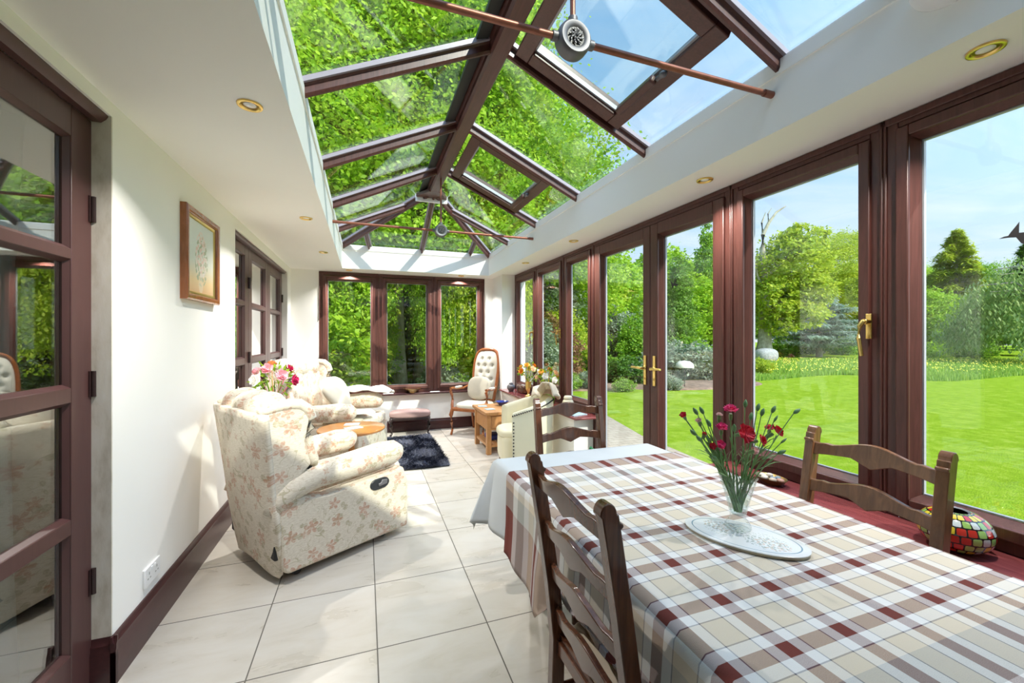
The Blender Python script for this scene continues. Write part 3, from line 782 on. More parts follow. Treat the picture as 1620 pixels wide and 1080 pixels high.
def make_dining(name, label, grp, wm):
    """local: faces +x, origin on the floor under the back posts, y across"""
    t = thing(name, label, 'dining chair', group=grp)
    yh = .205
    xb = lambda z: -.085*max(0, (z-.42)/.6)**1.25
    for s in (-1, 1):
        P = []
        zs = [0, .2, .42, .6, .78, .93, .985]
        m = MB(); vs = []
        for z in zs:
            x = xb(z) if z > .42 else -.03*(.42-z)
            w, d = .017, .021
            vs += [(x-d, s*yh-w, z), (x+d, s*yh-w, z), (x+d, s*yh+w, z), (x-d, s*yh+w, z)]
        fs = [(3,2,1,0)]
        for i in range(len(zs)-1):
            for j in range(4): fs.append((4*i+j, 4*i+(j+1) % 4, 4*i+4+(j+1) % 4, 4*i+4+j))
        m.add(vs, fs + [tuple(4*(len(zs)-1)+j for j in range(4))])
        # scrolled top of the post
        x = xb(1.0); pr = []
        for i in range(9):
            a = PI*i/8; pr.append((x-.002 + .021*math.cos(a), .985 + .027*math.sin(a)))
        pr = [(xb(.985)+.021, .98)] + pr + [(xb(.985)-.021, .98)]
        m.prism(pr, s*yh-.017, s*yh+.017, 'y')
        m.tube([(xb(.955)+.021, s*yh-.017, .958), (xb(.955)+.021, s*yh+.017, .958)], .0075, 8)
        m.build('back_post', wm, t, bevel=.003, smooth=40)
        m = MB(); m.tube([(.40, s*.195, 0), (.395, s*.195, .2), (.385, s*.195, .44)], [.016, .018, .021], 10); m.build('front_leg', wm, t, smooth=50)
    for z in (.902, .757, .617, .475):
        slat(z, yh-.012, lambda zz: xb(zz)+.004).build('back_slat', wm, t, bevel=.003, smooth=40)
    MB().box(-.008, .010, -yh+.012, yh-.012, .375, .418).build('lower_rail', wm, t, bevel=.003)
    m = MB(); m.box(.0, .40, -.20, .20, .385, .435); m.build('seat_frame', wm, t, bevel=.006)
    MB().puff((.205, 0, .447), .20, .195, .022, 5, 8).build('seat', M['beige_linen'], t, smooth=180)
    for z in (.18, .26):
        for s in (-1, 1): MB().tube([(.0, s*.198, z), (.39, s*.195, z)], .010, 8).build('stretcher', wm, t, smooth=60)
    MB().tube([(.395, -.195, .22), (.395, .195, .22)], .011, 8).build('stretcher', wm, t, smooth=60)
    return t
dc = make_dining('dining_chair', 'dark ladder-back dining chair at the near left side of the table', 'ladder-back dining chairs', M['dark_oak'])
dc.location = (.578, .985, 0); dc.rotation_euler.z = 0
d2 = make_dining('dining_chair', 'ladder-back dining chair on the window side of the table, by the mosaic bowl', 'ladder-back dining chairs', M['warm_oak'])
d2.location = (1.648, .963, 0); d2.rotation_euler.z = PI
dup(dc, (1.155, 2.15, 0), -PI/2-.03, 'dark ladder-back dining chair at the far end of the table', 'ladder-back dining chairs')
# ------------------------------------------------------------------ table and cloths
TX0, TX1, TY0, TY1, TZ0 = .655, 1.575, .10, 2.03, .735
t = thing('dining_table', 'dark wooden dining table hidden under the cloths, its far leg showing', 'dining table', (0,0,0))
m = MB(); m.box(TX0, TX1, TY0, TY1, TZ0-.03, TZ0); m.build('tabletop', M['table_wood'], t, bevel=.006)
m = MB(); m.box(TX0+.20, TX1-.07, TY1-.09, TY1-.07, TZ0-.12, TZ0-.03); m.box(TX0+.20, TX1-.07, TY0+.07, TY0+.09, TZ0-.12, TZ0-.03)
m.box(TX0+.20, TX0+.22, TY0+.07, TY1-.07, TZ0-.12, TZ0-.03); m.box(TX1-.09, TX1-.07, TY0+.07, TY1-.07, TZ0-.12, TZ0-.03); m.build('apron', M['table_wood'], t)
for x in (.83, TX1-.10):
    for y in (TY0+.12, TY1-.03):
        a = .022; MB().add([(x-a*.7, y-a*.7, 0), (x+a*.7, y-a*.7, 0), (x+a*.7, y+a*.7, 0), (x-a*.7, y+a*.7, 0), (x-a, y-a, .7), (x+a, y-a, .7), (x+a, y+a, .7), (x-a, y+a, .7)],
            [(3,2,1,0), (4,5,6,7), (0,1,5,4), (1,2,6,5), (2,3,7,6), (3,0,4,7)]).build('leg', M['table_wood'], t, bevel=.004)
def drape(name, mt, x0, x1, y0, y1, ztop, rounded, off=0, step=.022, seed=0, corner_wave=1.0):
    """cloth laid over the table top: u = cloth coordinate across (x), v along (y); hangs past the edges TX*, TY*"""
    r = rounded
    def side(d):
        """d beyond the edge -> (horizontal, drop) with a rounded fold"""
        if d <= 0: return d, 0
        q = r*PI/2
        if d < q: a = d/r; return r*math.sin(a), r*(1-math.cos(a))
        return r + (d-q)*.07, r + (d-q)*.995
    nu, nv = int((x1-x0)/step), int((y1-y0)/step)
    E0, E1, F0, F1 = TX0-.004-off, TX1+.004+off, TY0-.004-off, TY1+.004+off
    def fn(a, b):
        u, v = x0+(x1-x0)*a, y0+(y1-y0)*b
        du = max(E0+r-u-r, 0) if u < E0 else (u-E1 if u > E1 else 0); dv = (v-F1 if v > F1 else (F0-v if v < F0 else 0))
        su = -1 if u < E0 else 1; sv = 1 if v > F1 else -1
        cxp, cyp = min(max(u, E0), E1), min(max(v, F0), F1)
        if du > 0 and dv > 0:
            R = math.hypot(du, dv); th = math.atan2(dv, du)
            h, z = side(R)
            fl = h + R*(.20 + .10*math.sin(th*2)) * corner_wave + .03*math.sin(th*6+1)*min(1, R/.3)
            return (cxp + su*fl*math.cos(th), cyp + sv*fl*math.sin(th), ztop - z*.97)
        if du > 0:
            h, z = side(du); k = min(1, du/.25)
            wv = k*(.016*math.sin(v*9+seed) + .010*math.sin(v*21+seed*2))
            if su < 0 and off:      # gathers on the chair seat pushed under the table
                lim = .212+.20*min(1, max(0, abs(v-.985)-.235)/.16)
                if z > lim: z = lim + .04*math.tanh((z-lim)*4)*math.sin(v*33+u*30)*.5
            if su > 0: wv *= .3
            elif abs(v-.985) < .34: wv *= .1
            return (cxp + su*(h+max(-h*.9, wv)), v, ztop - z)
        if dv > 0:
            h, z = side(dv); k = min(1, dv/.2); wv = k*(.015*math.sin(u*11+seed) + .008*math.sin(u*25))
            return (u, cyp + sv*(h+max(-h*.9, wv)), ztop - z)
        wr = .0012*math.sin(u*7+v*3)+.0012*math.sin(v*11-u*4)
        ed = min(u-E0, E1-u, .05)/.05
        return (u, v, ztop + wr*max(0, ed))
    m = MB(); m.grid(fn, nu, nv, lambda a, b: (x0+(x1-x0)*a, y0+(y1-y0)*b))
    return m.build(name, mt, smooth=180, solid=.0016, normals=False)
o = drape('tablecloth', M['white_linen'], TX0-.34, TX1+.10, 1.27, TY1+.235, TZ0+.0045, .022, seed=2.3)
tag(o, 'plain white undercloth showing at the far end of the dining table', 'tablecloth')
# plaid cloth: hangs down the left side, slanting hem at its far corner
def plaid_cloth():
    x0, x1, y0, y1 = TX0-.40, TX1+.105, -.06, 1.812
    o = drape('tablecloth', M['plaid_cloth'], x0, x1, y0, y1, TZ0+.0105, .026, seed=2.3, off=.008)
    return o
tag(plaid_cloth(), 'plaid tablecloth in brown, cream and white over the dining table', 'tablecloth')
TT = TZ0+.0125
# ------------------------------------------------------------------ oval mat and flower vase
def matm():
    t = NT('mat_print'); x, y, z = t.sep(t.coord('Object'))
    e = t.math('SQRT', t.math('ADD', t.math('POWER', t.math('DIVIDE', x, .172), 2), t.math('POWER', t.math('DIVIDE', y, .098), 2)))
    c = t.mix(t.math('LESS_THAN', t.math('ABSOLUTE', t.math('SUBTRACT', e, .87)), .011), (.80,.81,.80), (.22,.34,.42))
    def bl(cx, cy, rx, ry, scale, thr, col, c, loc=(0,0,0)):
        vo = t.n('ShaderNodeTexVoronoi', voronoi_dimensions='2D'); t.l(t.mapping(t.comb(x, y), (scale, scale*1.7, 1), loc, .5), vo.inputs['Vector']); vo.inputs['Scale'].default_value = 1
        q = t.math('ADD', t.math('POWER', t.math('DIVIDE', t.math('SUBTRACT', x, cx), rx), 2), t.math('POWER', t.math('DIVIDE', t.math('SUBTRACT', y, cy), ry), 2))
        return t.mix(t.math('MULTIPLY', t.math('MULTIPLY', t.math('LESS_THAN', q, 1), t.math('LESS_THAN', vo.outputs['Distance'], thr)), .8), c, col)
    for (cx, cy) in ((-.055, .02), (.06, -.02)):
        c = bl(cx, cy, .062, .042, 62, .24, (.20,.27,.24), c, (3, 1, 0)); c = bl(cx*1.3, cy, .05, .035, 70, .26, (.66,.45,.30), c, (9, 4, 0)); c = bl(cx, cy*.3, .06, .05, 90, .2, (.36,.42,.30), c)
    t.bsdf(c, .22); M['mat_print'] = t.m
matm()
t = thing('table_mat', 'white oval table mat with printed leaves under the flower vase', 'table mat', (1.108, .962, TT), math.atan2(-.29, .18))
MB().lathe([(1,0),(1.0,.007)], 64, sx=.170, sy=.096).build('cork_backing', M['bark'], t, smooth=30)
MB().lathe([(1,.007),(1,.0095),(.985,.0105)], 64, sx=.172, sy=.098).build('top_face', M['mat_print'], t, smooth=30)
VX, VY = 1.128, 1.0
VZ = TT+.0108
t = thing('flower_vase', 'cut glass flared vase holding the red carnations', 'vase', (VX, VY, VZ))
pr = [(.0,.0),(.034,.0),(.0375,.004),(.037,.014),(.030,.024),(.023,.034),(.022,.042),(.026,.06),(.034,.095),(.045,.135),(.056,.172),(.0565,.174),(.054,.172),(.043,.135),(.032,.095),(.024,.062),(.019,.046),(.0,.044)]
m = MB(); n = 32; m.lathe(pr, n)
for i, p in enumerate(m.v):
    pass
m.v = [(p[0]*(1+.035*((k % n) % 2)), p[1]*(1+.035*((k % n) % 2)), p[2]+(.0025*math.cos((k % n)*PI/2) if p[2] > .165 else 0)) for k, p in enumerate(m.v)]
m.build('glass_body', M['vase_glass'], t, smooth=0)
wt = MB(); wt.lathe([(.0,.047),(.0185,.048),(.0235,.063),(.030,.09),(.0,.0905)], 20)
wt.build('water', M['vase_glass'], t, smooth=40)
plain('carnation_red', (.62,.018,.045), .6, var=.25, scale=60)
plain('carnation_pink', (.72,.03,.17), .6, var=.25, scale=60)
plain('carnation_pale', (.78,.50,.46), .6, var=.2, scale=60)
plain('stem_green', (.17,.31,.11), .55, var=.2, scale=30)
plain('calyx_green', (.15,.25,.09), .55, var=.2, scale=30)
plain('bud_green', (.10,.21,.07), .5, var=.25, scale=30)
rx_, ux_ = Vector((.9418, -.3361, 0)), Vector((0, 0, 1)); fw_ = Vector((.3361, .9418, 0))
def crop4(a, b, dd=0):
    """spot of a bloom: metres right of and above the middle of the vase foot"""
    d = 1.322+dd
    u = (1020+a/3.6 - 810)/650*d; z = 1.37 - (600+b/3.6-534)/650*d
    p = rx_*u + fw_*d; return Vector((p.x, p.y, z))
def stem_to(m, head, k, r=.0022):
    a = k*2.4; base = Vector((VX+.010*math.cos(a), VY+.010*math.sin(a), VZ+.054))
    a2 = math.atan2(head.y-VY, head.x-VX); hr = min(.036, math.hypot(head.x-VX, head.y-VY)*.55)
    lip = Vector((VX+hr*math.cos(a2), VY+hr*math.sin(a2), VZ+.172))
    P = []
    for i in range(13):
        s = i/12; q = base*(1-s)**2 + lip*2*s*(1-s) + head*s*s
        w = lip*1.0
        P.append(tuple(q))
    m.tube(P, [r*1.25]*6+[r]*7, 6); return P
def petal_disc(m, c, R, ax, layers=3, rr=None, wav=9, lift=.35):
    rr = rr or RND; q = ax.to_track_quat('Z', 'Y').to_matrix()
    for L in range(layers):
        Rl = R*(1-.24*L); ph = rr.random()*6; z0 = R*(.10+.22*L)
        nu, nr = 40, 4; vs = [tuple(c + q @ Vector((0, 0, z0-R*.25)))]; fs = []
        for j in range(1, nr+1):
            f = j/nr
            for k in range(nu):
                a = 2*PI*k/nu
                ruf = f*f*(.11*math.sin(wav*a+ph)+.07*math.sin(wav*2.3*a+ph*2))
                rad = Rl*f*(1+.10*math.sin(5*a+ph)+.05*math.sin(17*a+ph)*f)
                vs.append(tuple(c + q @ Vector((rad*math.cos(a), rad*math.sin(a), z0 - R*.25*(1-f) + Rl*(lift*f*f*(.3 if L == 0 else .6+.2*L) + ruf)))))
        for k in range(nu): fs.append((0, 1+k, 1+(k+1) % nu))
        for j in range(nr-1):
            for k in range(nu): fs.append((1+j*nu+k, 1+(j+1)*nu+k, 1+(j+1)*nu+(k+1) % nu, 1+j*nu+(k+1) % nu))
        m.add(vs, fs)
def blades(m, P, k):
    rr = random.Random(k)
    for i in (4, 7, 9):
        p = Vector(P[i]); d = (Vector(P[i+1])-p).normalized()
        for s in (-1, 1):
            sd = d.cross(Vector((rr.uniform(-1,1), rr.uniform(-1,1), .2))).normalized()*s
            L = rr.uniform(.03, .055); w = .0022; nrm = d.cross(sd).normalized()
            a = p; b = p + d*L*.6 + sd*L*.35; c = p + d*L*.9 + sd*L*.75
            m.add([tuple(a-nrm*w), tuple(a+nrm*w), tuple(b+nrm*w), tuple(b-nrm*w), tuple(c)], [(0,1,2,3), (3,2,4)])
BL = [((593,305), -.05, .0195, 'carnation_red', (.0,-.95,.35), 'large open red carnation facing forward at the heart of the bunch'),
      ((490,158), .01, .0145, 'carnation_pink', (-.2,-.2,1), 'open magenta carnation standing highest in the bunch'),
      ((440,262), -.01, .0115, 'carnation_pink', (-.3,-.4,.9), 'small pink-red carnation below the highest bloom'),
      ((768,288), .02, .0145, 'carnation_red', (.6,-.4,.5), 'crimson carnation on the right of the bunch'),
      ((710,268), .04, .010, 'carnation_red', (-.2,-.2,1), 'red carnation half hidden behind the crimson one'),
      ((680,343), -.03, .0125, 'carnation_red', (.5,-.7,.3), 'red carnation tucked right of the large open one'),
      ((640,403), -.06, .0085, 'carnation_pale', (.2,-.8,.4), 'pale pink carnation low at the front of the bunch'),
      ((440,368), -.03, .0095, 'carnation_pink', (-.2,-.8,.4), 'magenta carnation low among the stems'),
      ((388,378), -.01, .0085, 'carnation_red', (-.6,-.6,.4), 'small red carnation low on the left of the bunch'),
      ((216,197), .0, .0085, 'carnation_red', (-.7,-.3,.7), 'red carnation just opening at the far left tip'),
      ((425,195), .0, .0075, 'carnation_pale', (-.1,-.2,1), 'whitish pink carnation bud opening near the top'),
      ((305,228), .0, .0075, 'carnation_pale', (-.5,-.2,.8), 'dusky pink half-open carnation at upper left'),
      ((340,307), -.02, .0055, 'carnation_red', (-.3,-.5,.8), 'tiny red carnation bud at the left of the bunch')]
for k, ((a, b), dd, R, mt, ax, lab) in enumerate(BL):
    R = R*1.5 if R > .0085 else R*1.3
    h = crop4(a, b, dd); axv = Vector(ax).normalized(); cal0 = h - axv*R*1.5
    t = thing('carnation', lab, 'flower', tuple(Vector((VX, VY, VZ))), group='carnations in the glass vase')
    off = Vector((VX, VY, VZ))
    m = MB(); P = stem_to(m, cal0 - axv*.012, k); m.v = [tuple(Vector(p)-off) for p in m.v]; blades(m, [tuple(Vector(p)-off) for p in P], k); m.build('stem', M['stem_green'], t, smooth=60)
    q = axv.to_track_quat('Z', 'Y').to_matrix()
    c = MB(); prf = [(.0,-.016),(.0042,-.013),(.0055,-.004),(.0058,.004),(.0048,.010)]; c.lathe(prf, 10); c.v = [tuple(q @ Vector(p) + cal0 - off) for p in c.v]; c.build('calyx', M['calyx_green'], t, smooth=60)
    f = MB(); rr = random.Random(k)
    if R > .0085: petal_disc(f, h-axv*R*.45-off, R, axv, 3, rr)
    else: petal_disc(f, h-axv*R*.6-off, R, axv, 3, rr, lift=.9)
    f.build('bloom', M[mt], t, smooth=60, normals=False)
BD = [((290,183),.0),((325,178),.01),((573,140),.02),((645,160),.03),((670,188),.0),((733,172),.02),((865,182),.0),((277,303),-.02),((778,415),-.04),((310,338),-.03),((365,250),.0),((510,278),-.05),((605,212),.03),((400,450),-.05),((790,350),.02),((745,225),.03)]
BLAB = ['uppermost left pair of green buds, outer one', 'uppermost left pair of green buds, inner one', 'tall green bud rising beside the highest magenta bloom', 'green bud right of the tallest bud', 'fat dark green bud above the crimson bloom', 'dark green bud reaching up on the right', 'long dark green bud at the far right tip', 'small green bud at the left edge below the red tip', 'plump green bud hanging out low on the right', 'long green bud low on the left', 'green bud left of the pink-red bloom', 'green bud in front, left of the large red bloom', 'slim green bud behind the large red bloom', 'green bud low over the vase rim at left', 'thin green tip right of the crimson bloom', 'thin green tip above the crimson bloom']
for k, ((a, b), dd) in enumerate(BD):
    h = crop4(a, b, dd); off = Vector((VX, VY, VZ)); axv = (h-Vector((VX, VY, VZ+.16))).normalized()
    if k in (6, 8): axv = (axv+Vector((.5,-.1,0))).normalized()
    t = thing('carnation_bud', BLAB[k] + ' of the vase', 'flower bud', tuple(off), group='carnation buds in the glass vase')
    m = MB(); P = stem_to(m, h-axv*.012, k+5, .0016); m.v = [tuple(Vector(p)-off) for p in m.v]; blades(m, [tuple(Vector(p)-off) for p in P], k+50); m.build('stem', M['stem_green'], t, smooth=60)
    q = axv.to_track_quat('Z', 'Y').to_matrix(); s = 1.0 if k < 14 else .6
    c = MB(); c.lathe([(.0,-.013),(.004*s,-.010),(.0066*s,-.002),(.0058*s,.006),(.0025*s,.013),(.0,.0155)], 10); c.v = [tuple(q @ Vector(p) + h - off) for p in c.v]; c.build('bud', M['bud_green'], t, smooth=60)
# ------------------------------------------------------------------ near sill: pebble dish, mosaic bowl
SZ = .62
t = thing('pebble_dish', 'oval brass dish of pebbles on the red sill behind the vase', 'dish', (1.965, 1.545, SZ), -PI/2)
m = MB(); m.lathe([(.0,.004),(.045,.0),(.06,.012),(.078,.033),(.080,.034),(.077,.033),(.057,.014),(.0,.008)], 32, sx=1.05, sy=.72); m.build('dish_body', M['old_brass'], t, smooth=60)
plain('pebble_a', (.62,.48,.36), .5, var=.2, scale=30); plain('pebble_b', (.74,.66,.56), .5, var=.15, scale=30); plain('pebble_c', (.25,.33,.38), .4, var=.3, scale=40); plain('pebble_d', (.55,.30,.22), .5, var=.2)
PB = [(-.045,.0,'b','cream pebble at the left end of the brass dish'),(-.02,.022,'a','tan pebble at the back left of the brass dish'),(-.015,-.022,'b','pale pebble at the front left of the brass dish'),(.012,.0,'c','blue-grey pebble in the middle of the brass dish'),(.02,.028,'c','second blue-grey pebble behind the middle one'),(.03,-.022,'a','sandy pebble at the front right of the brass dish'),(.05,.004,'d','pinkish pebble at the right end of the brass dish'),(-.005,.0,'b','round cream pebble on top of the heap')]
for k, (a, b, c, lab) in enumerate(PB):
    rr = random.Random(k); z = SZ+.030+(.012 if k == 7 else 0)
    o = MB().puff((0,0,0), rr.uniform(.014,.019), rr.uniform(.012,.016), .010, 2.4, 6).build('pebble', M['pebble_'+c], smooth=180, loc=(1.965+b, 1.545-a, z), rz=rr.random()*3)
    tag(o, lab, 'pebble', 'pebbles in the brass dish')
def mosaic():
    t = NT('mosaic_glass'); u, v, _ = t.sep(t.coord('UV'))
    row = t.math('FLOOR', v); uu = t.math('ADD', u, t.math('MULTIPLY', row, .37)); colm = t.math('FLOOR', uu)
    fx = t.math('ABSOLUTE', t.math('SUBTRACT', t.math('FRACT', uu), .5)); fy = t.math('ABSOLUTE', t.math('SUBTRACT', t.math('FRACT', v), .5))
    gr = t.math('GREATER_THAN', t.math('POWER', t.math('ADD', t.math('POWER', fx, 6), t.math('POWER', fy, 6)), 1/6), .425)
    wn = t.n('ShaderNodeTexWhiteNoise', noise_dimensions='2D'); t.l(t.comb(colm, row), wn.inputs['Vector'])
    c = t.ramp(wn.outputs['Value'], [(0,(.60,.02,.015)), (.28,(.78,.60,.04)), (.50,(.35,.62,.16)), (.72,(.62,.68,.66)), (.9,(.30,.52,.12))], 'CONSTANT')
    n = t.noise(t.mapping(t.coord('UV'), (3,3,1)), 1.6, 2, dist=2); c = t.mix(t.math('MULTIPLY', n, .5), c, t.mix(.5, c, (.1,.1,.05)))
    c = t.mix(gr, c, (.01,.01,.01))
    t.bsdf(c, .08, normal=t.bump(t.math('SUBTRACT', 1, gr), .5, .004), coat=.6); M['mosaic_glass'] = t.m
mosaic()
t = thing('mosaic_bowl', 'round mosaic glass bowl in red, yellow and green on the red sill', 'bowl', (1.985, .852, SZ))
N = 40; prof = []
for i in range(21):
    a = -1.25 + (2.52)*i/20; prof.append((.098*math.cos(a)**.80, .072+.070*math.sin(a)))
z0 = prof[0][1]; prof = [(r, z-z0) for r, z in prof]
L = [0]
for i in range(1, 21): L.append(L[-1]+math.hypot(prof[i][0]-prof[i-1][0], prof[i][1]-prof[i-1][1]))
m = MB()
m.grid(lambda a, b: (prof[round(b*20)][0]*math.cos(a*2*PI), prof[round(b*20)][0]*math.sin(a*2*PI), prof[round(b*20)][1]), N, 20, lambda a, b: (a*22, L[round(b*20)]/.0265))
m.build('mosaic_body', M['mosaic_glass'], t, smooth=180, solid=.004)
m = MB(); m.lathe([(prof[0][0]-.002, .0), (prof[0][0]+.004, .0), (prof[0][0]+.002, .005)], 32); m.build('foot_ring', M['black_iron'], t, smooth=60)
m = MB(); m.lathe([(prof[20][0]-.004, prof[20][1]-.001), (prof[20][0]+.002, prof[20][1]+.003), (prof[20][0]+.003, prof[20][1]-.001)], 32); m.build('rim', M['pewter'], t, smooth=60)
# ------------------------------------------------------------------ floral recliner and matching armchair
def easy_chair(name, label, group, loc, rz, W, lean, lever, FL):
    """x forward, y 0..W from the right side to the left; origin at the right rear foot"""
    t = thing(name, label, 'armchair', loc, rz, group=group)
    out = [(.002,.125),(.012,.085),(.035,.062),(.84,.045),(.850,.07),(.850,.36),(.81,.47),(.70,.46),(.26,.44),(.06,.478),(-.01,.47),(-.018,.40),(-.004,.28)]
    for (y0, y1, s) in ((.0, .105, 0), (W-.105, W, 1)):
        sp = MB().prism(out, y0, y1, 'y').build('side_panel', FL, t, bevel=.016, seg=3, smooth=45)
        yc = .045 if s == 0 else W-.045
        P = [(-.035,.40),(.0,.47),(.07,.515),(.2,.555),(.45,.567),(.66,.580),(.75,.577),(.795,.565),(.812,.555)]
        R = [.045,.058,.068,.074,.080,.085,.080,.056,.012]
        m = MB(); m.tube([(x, yc, z) for x, z in P], R, 20, up=(0,0,1)); m.build('arm_roll', FL, sp, smooth=180)
    # wings with padded edge
    wing = [(-.105*lean,.955),(.05,.985),(.125,.965),(.16,.90),(.135,.78),(.175,.645),(.10,.57),(-.045,.487)]
    for s in (0, 1):
        y0, y1 = (.012, .062) if s == 0 else (W-.062, W-.012)
        w = MB().prism(wing, y0, y1, 'y').build('wing', FL, t, bevel=.012, seg=3, smooth=45)
        yc = .035 if s == 0 else W-.035
        path = [(-.10*lean,.962),(-.02,.985),(.05,.995),(.11,.988),(.155,.955),(.175,.905),(.168,.85),(.155,.79),(.165,.72),(.188,.655),(.195,.62)]
        m = MB(); m.tube([(x, yc, z) for x, z in path], [.022,.030,.033,.034,.034,.034,.033,.033,.034,.034,.020], 14); m.build('padded_edge', FL, w, smooth=180)
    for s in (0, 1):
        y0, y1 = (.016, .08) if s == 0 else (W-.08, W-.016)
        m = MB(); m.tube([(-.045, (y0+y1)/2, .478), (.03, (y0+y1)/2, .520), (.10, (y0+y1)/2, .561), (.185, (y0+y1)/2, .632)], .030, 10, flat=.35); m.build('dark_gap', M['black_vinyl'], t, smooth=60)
    # outer back panel with its flared skirt
    def bx(z):
        # profile of the back, raked
        k = [(.09,-.0),(.28,-.028),(.40,-.046),(.47,-.055),(.96,-.112*lean-.004*(1-lean))]
        for (z0, x0), (z1, x1) in zip(k, k[1:]):
            if z <= z1: return x0+(x1-x0)*(z-z0)/(z1-z0)
        return k[-1][1]
    def hw(z):
        k = [(.09,-.055),(.17,-.02),(.30,.0),(.40,.012),(.47,.0),(.60,.006),(.96,.040)]
        for (z0, x0), (z1, x1) in zip(k, k[1:]):
            if z <= z1: return W/2+x0+(x1-x0)*(z-z0)/(z1-z0)
        return W/2+k[-1][1]
    def fb(a, b):
        z = .09+.87*b; s = a*2-1
        return (bx(z) - .02*(1-s*s) + .022*abs(s)**8, W/2 + s*hw(z), z + .012*(1-s*s)*b - (.05*(1-b)**6*(s*s)))
    m = MB(); m.grid(fb, 18, 24); m.build('back_panel', FL, t, smooth=180, solid=.03)
    # channelled inner back, over the top
    n = 3; cw = (W-.16)/n
    RM = rot(0, -.10-.06*lean, 0)
    m = MB()
    for k in range(n):
        y = .08+cw*(k+.5)
        m.puff((.035, y, .74), .085, cw*.54, .30, 3.2, 8, RM); m.puff((.005-.015*lean, y, .955), .105, cw*.55, .105, 2.6, 8, RM)
    m.build('back_cushion', FL, t, smooth=180)
    MB().puff((.43, W/2, .405), .38, W/2-.115, .085, 4, 10, fn=lambda x, y, z: (x, y, z+(.03*(1-(y/(W/2))**2)*(1 if z > 0 else 0)))).build('seat_cushion', FL, t, smooth=180)
    MB().puff((.815, W/2, .22), .045, W/2-.108, .165, 6, 8).build('footrest', FL, t, smooth=180)
    MB().puff((.835, W/2, .435), .055, W/2-.105, .05, 3, 8).build('footrest_roll', FL, t, smooth=180)
    MB().box(.0, .76, .09, W-.09, .09, .33).box(-.028, .05, .02, W-.02, .15, .46).build('mechanism_box', M['black_vinyl'], t, bevel=.01)
    for (x, y) in ((.12, .10), (.70, .10), (.12, W-.10), (.70, W-.10)):
        m = MB(); m.tube([(x, y-.018, .028), (x, y+.018, .028)], .028, 14); m.tube([(x, y, .03), (x, y, .10)], .012, 8); m.build('castor', M['black_plastic'], t, smooth=40)
    if lever:
        m = MB(); pr = []
        for i in range(24):
            a = 2*PI*i/24; pr.append((.615+.050*math.cos(a)*(1 if abs(math.cos(a)) < .5 else 1)+.022*(1 if math.cos(a) > 0 else -1), .405+.036*math.sin(a)))
        m.prism(pr, -.008, .01, 'y'); p = m.build('lever_plate', M['black_plastic'], t, bevel=.004, smooth=40)
        m = MB(); m.prism([(.600,.39),(.665,.395),(.668,.425),(.625,.43),(.618,.412),(.600,.410)], -.016, -.006, 'y'); m.build('lever', M['pewter'], p, bevel=.004, smooth=40)
    return t
easy_chair('recliner_chair', 'floral reclining armchair seen from behind in front of the left wall', 'matching floral seats', (-.43, 2.53, 0), math.radians(32.5), .67, 1.0, True, M['floral_fabric'])
sofa = easy_chair('upholstered_armchair', 'pale floral armchair in the far left corner under cushions and a throw', 'matching floral seats', (-.865, 4.545, 0), math.radians(-20), .92, .35, False, M['floral_fabric']); sofa.scale = (1, 1, 1.09)
def in_sofa(x, y, z):
    a = math.radians(-20); return (-.865+x*math.cos(a)-y*math.sin(a), 4.545+x*math.sin(a)+y*math.cos(a), z)
o = MB().puff((0,0,0), .055, .20, .18, 2.6, 10, rot(0,-.45,0)).build('cushion', M['white_throw'], smooth=180, loc=in_sofa(.365, .60, .765), rz=math.radians(-35))
tag(o, 'white cushion leaning on the back of the far floral armchair', 'cushion')
o = MB().puff((0,0,0), .05, .19, .17, 2.6, 10, rot(0,-.75,0)).build('cushion', M['cushion_linen'], smooth=180, loc=in_sofa(.52, .30, .745), rz=math.radians(-15))
tag(o, 'beige cushion tilted on the seat of the far floral armchair', 'cushion')
def throwf(u, v):
    x = .30+.62*u; y = .76+.21*v
    z = .755+.035*math.sin(v*PI)-.25*max(0, u-.82)*4*.2 + .012*math.sin(u*14+v*5)+.01*math.sin(v*17)
    return in_sofa(x, y, z)
o = MB().grid(throwf, 24, 16).build('throw', M['white_throw'], smooth=180, solid=.012, normals=False); tag(o, 'white folded throw over the far arm of the corner armchair', 'throw')
o = MB().box(-.15, .15, -.11, .11, 0, .012).build('newspaper', M['white_linen'], loc=in_sofa(.74, .30, .588), rz=.2, bevel=.003); tag(o, 'white folded newspaper on the front of the corner armchair seat', 'newspaper')
# ------------------------------------------------------------------ round pedestal table
t = thing('pedestal_table', 'round orange-brown pedestal table between the two floral seats', 'side table', (-.115, 3.94, 0))
MB().lathe([(.0,.538),(.262,.538),(.280,.546),(.286,.556),(.286,.562),(.280,.568),(.0,.570)], 56).build('tabletop', M['orange_oak'], t, smooth=40)
MB().lathe([(.0,.12),(.034,.12),(.040,.15),(.046,.19),(.044,.24),(.034,.31),(.026,.38),(.024,.45),(.030,.50),(.055,.53),(.075,.538)], 24).build('column', M['orange_oak'], t, smooth=60)
for k in range(3):
    a = k*2*PI/3+.6; P = [(math.cos(a)*r, math.sin(a)*r, z) for r, z in ((.02,.17),(.08,.16),(.15,.09),(.20,.028),(.225,.016))]
    MB().tube(P, [.022,.022,.019,.016,.014], 10, flat=1.2).build('foot', M['orange_oak'], t, smooth=60)
def card(x, y, z, w, h, rz, mt, label, cat='coaster', name='coaster', group=None, th=.004):
    return tag(MB().box(-w/2, w/2, -h/2, h/2, 0, th).build(name, M[mt], loc=(x, y, z), rz=rz, bevel=.001), label, cat, group)
plain('coaster_blue', (.42,.60,.70), .3, var=.2, scale=30)
plain('blue_glaze', (.02,.035,.20), .12, coat=.6)
plain('blue_cloth', (.02,.04,.24), .5)
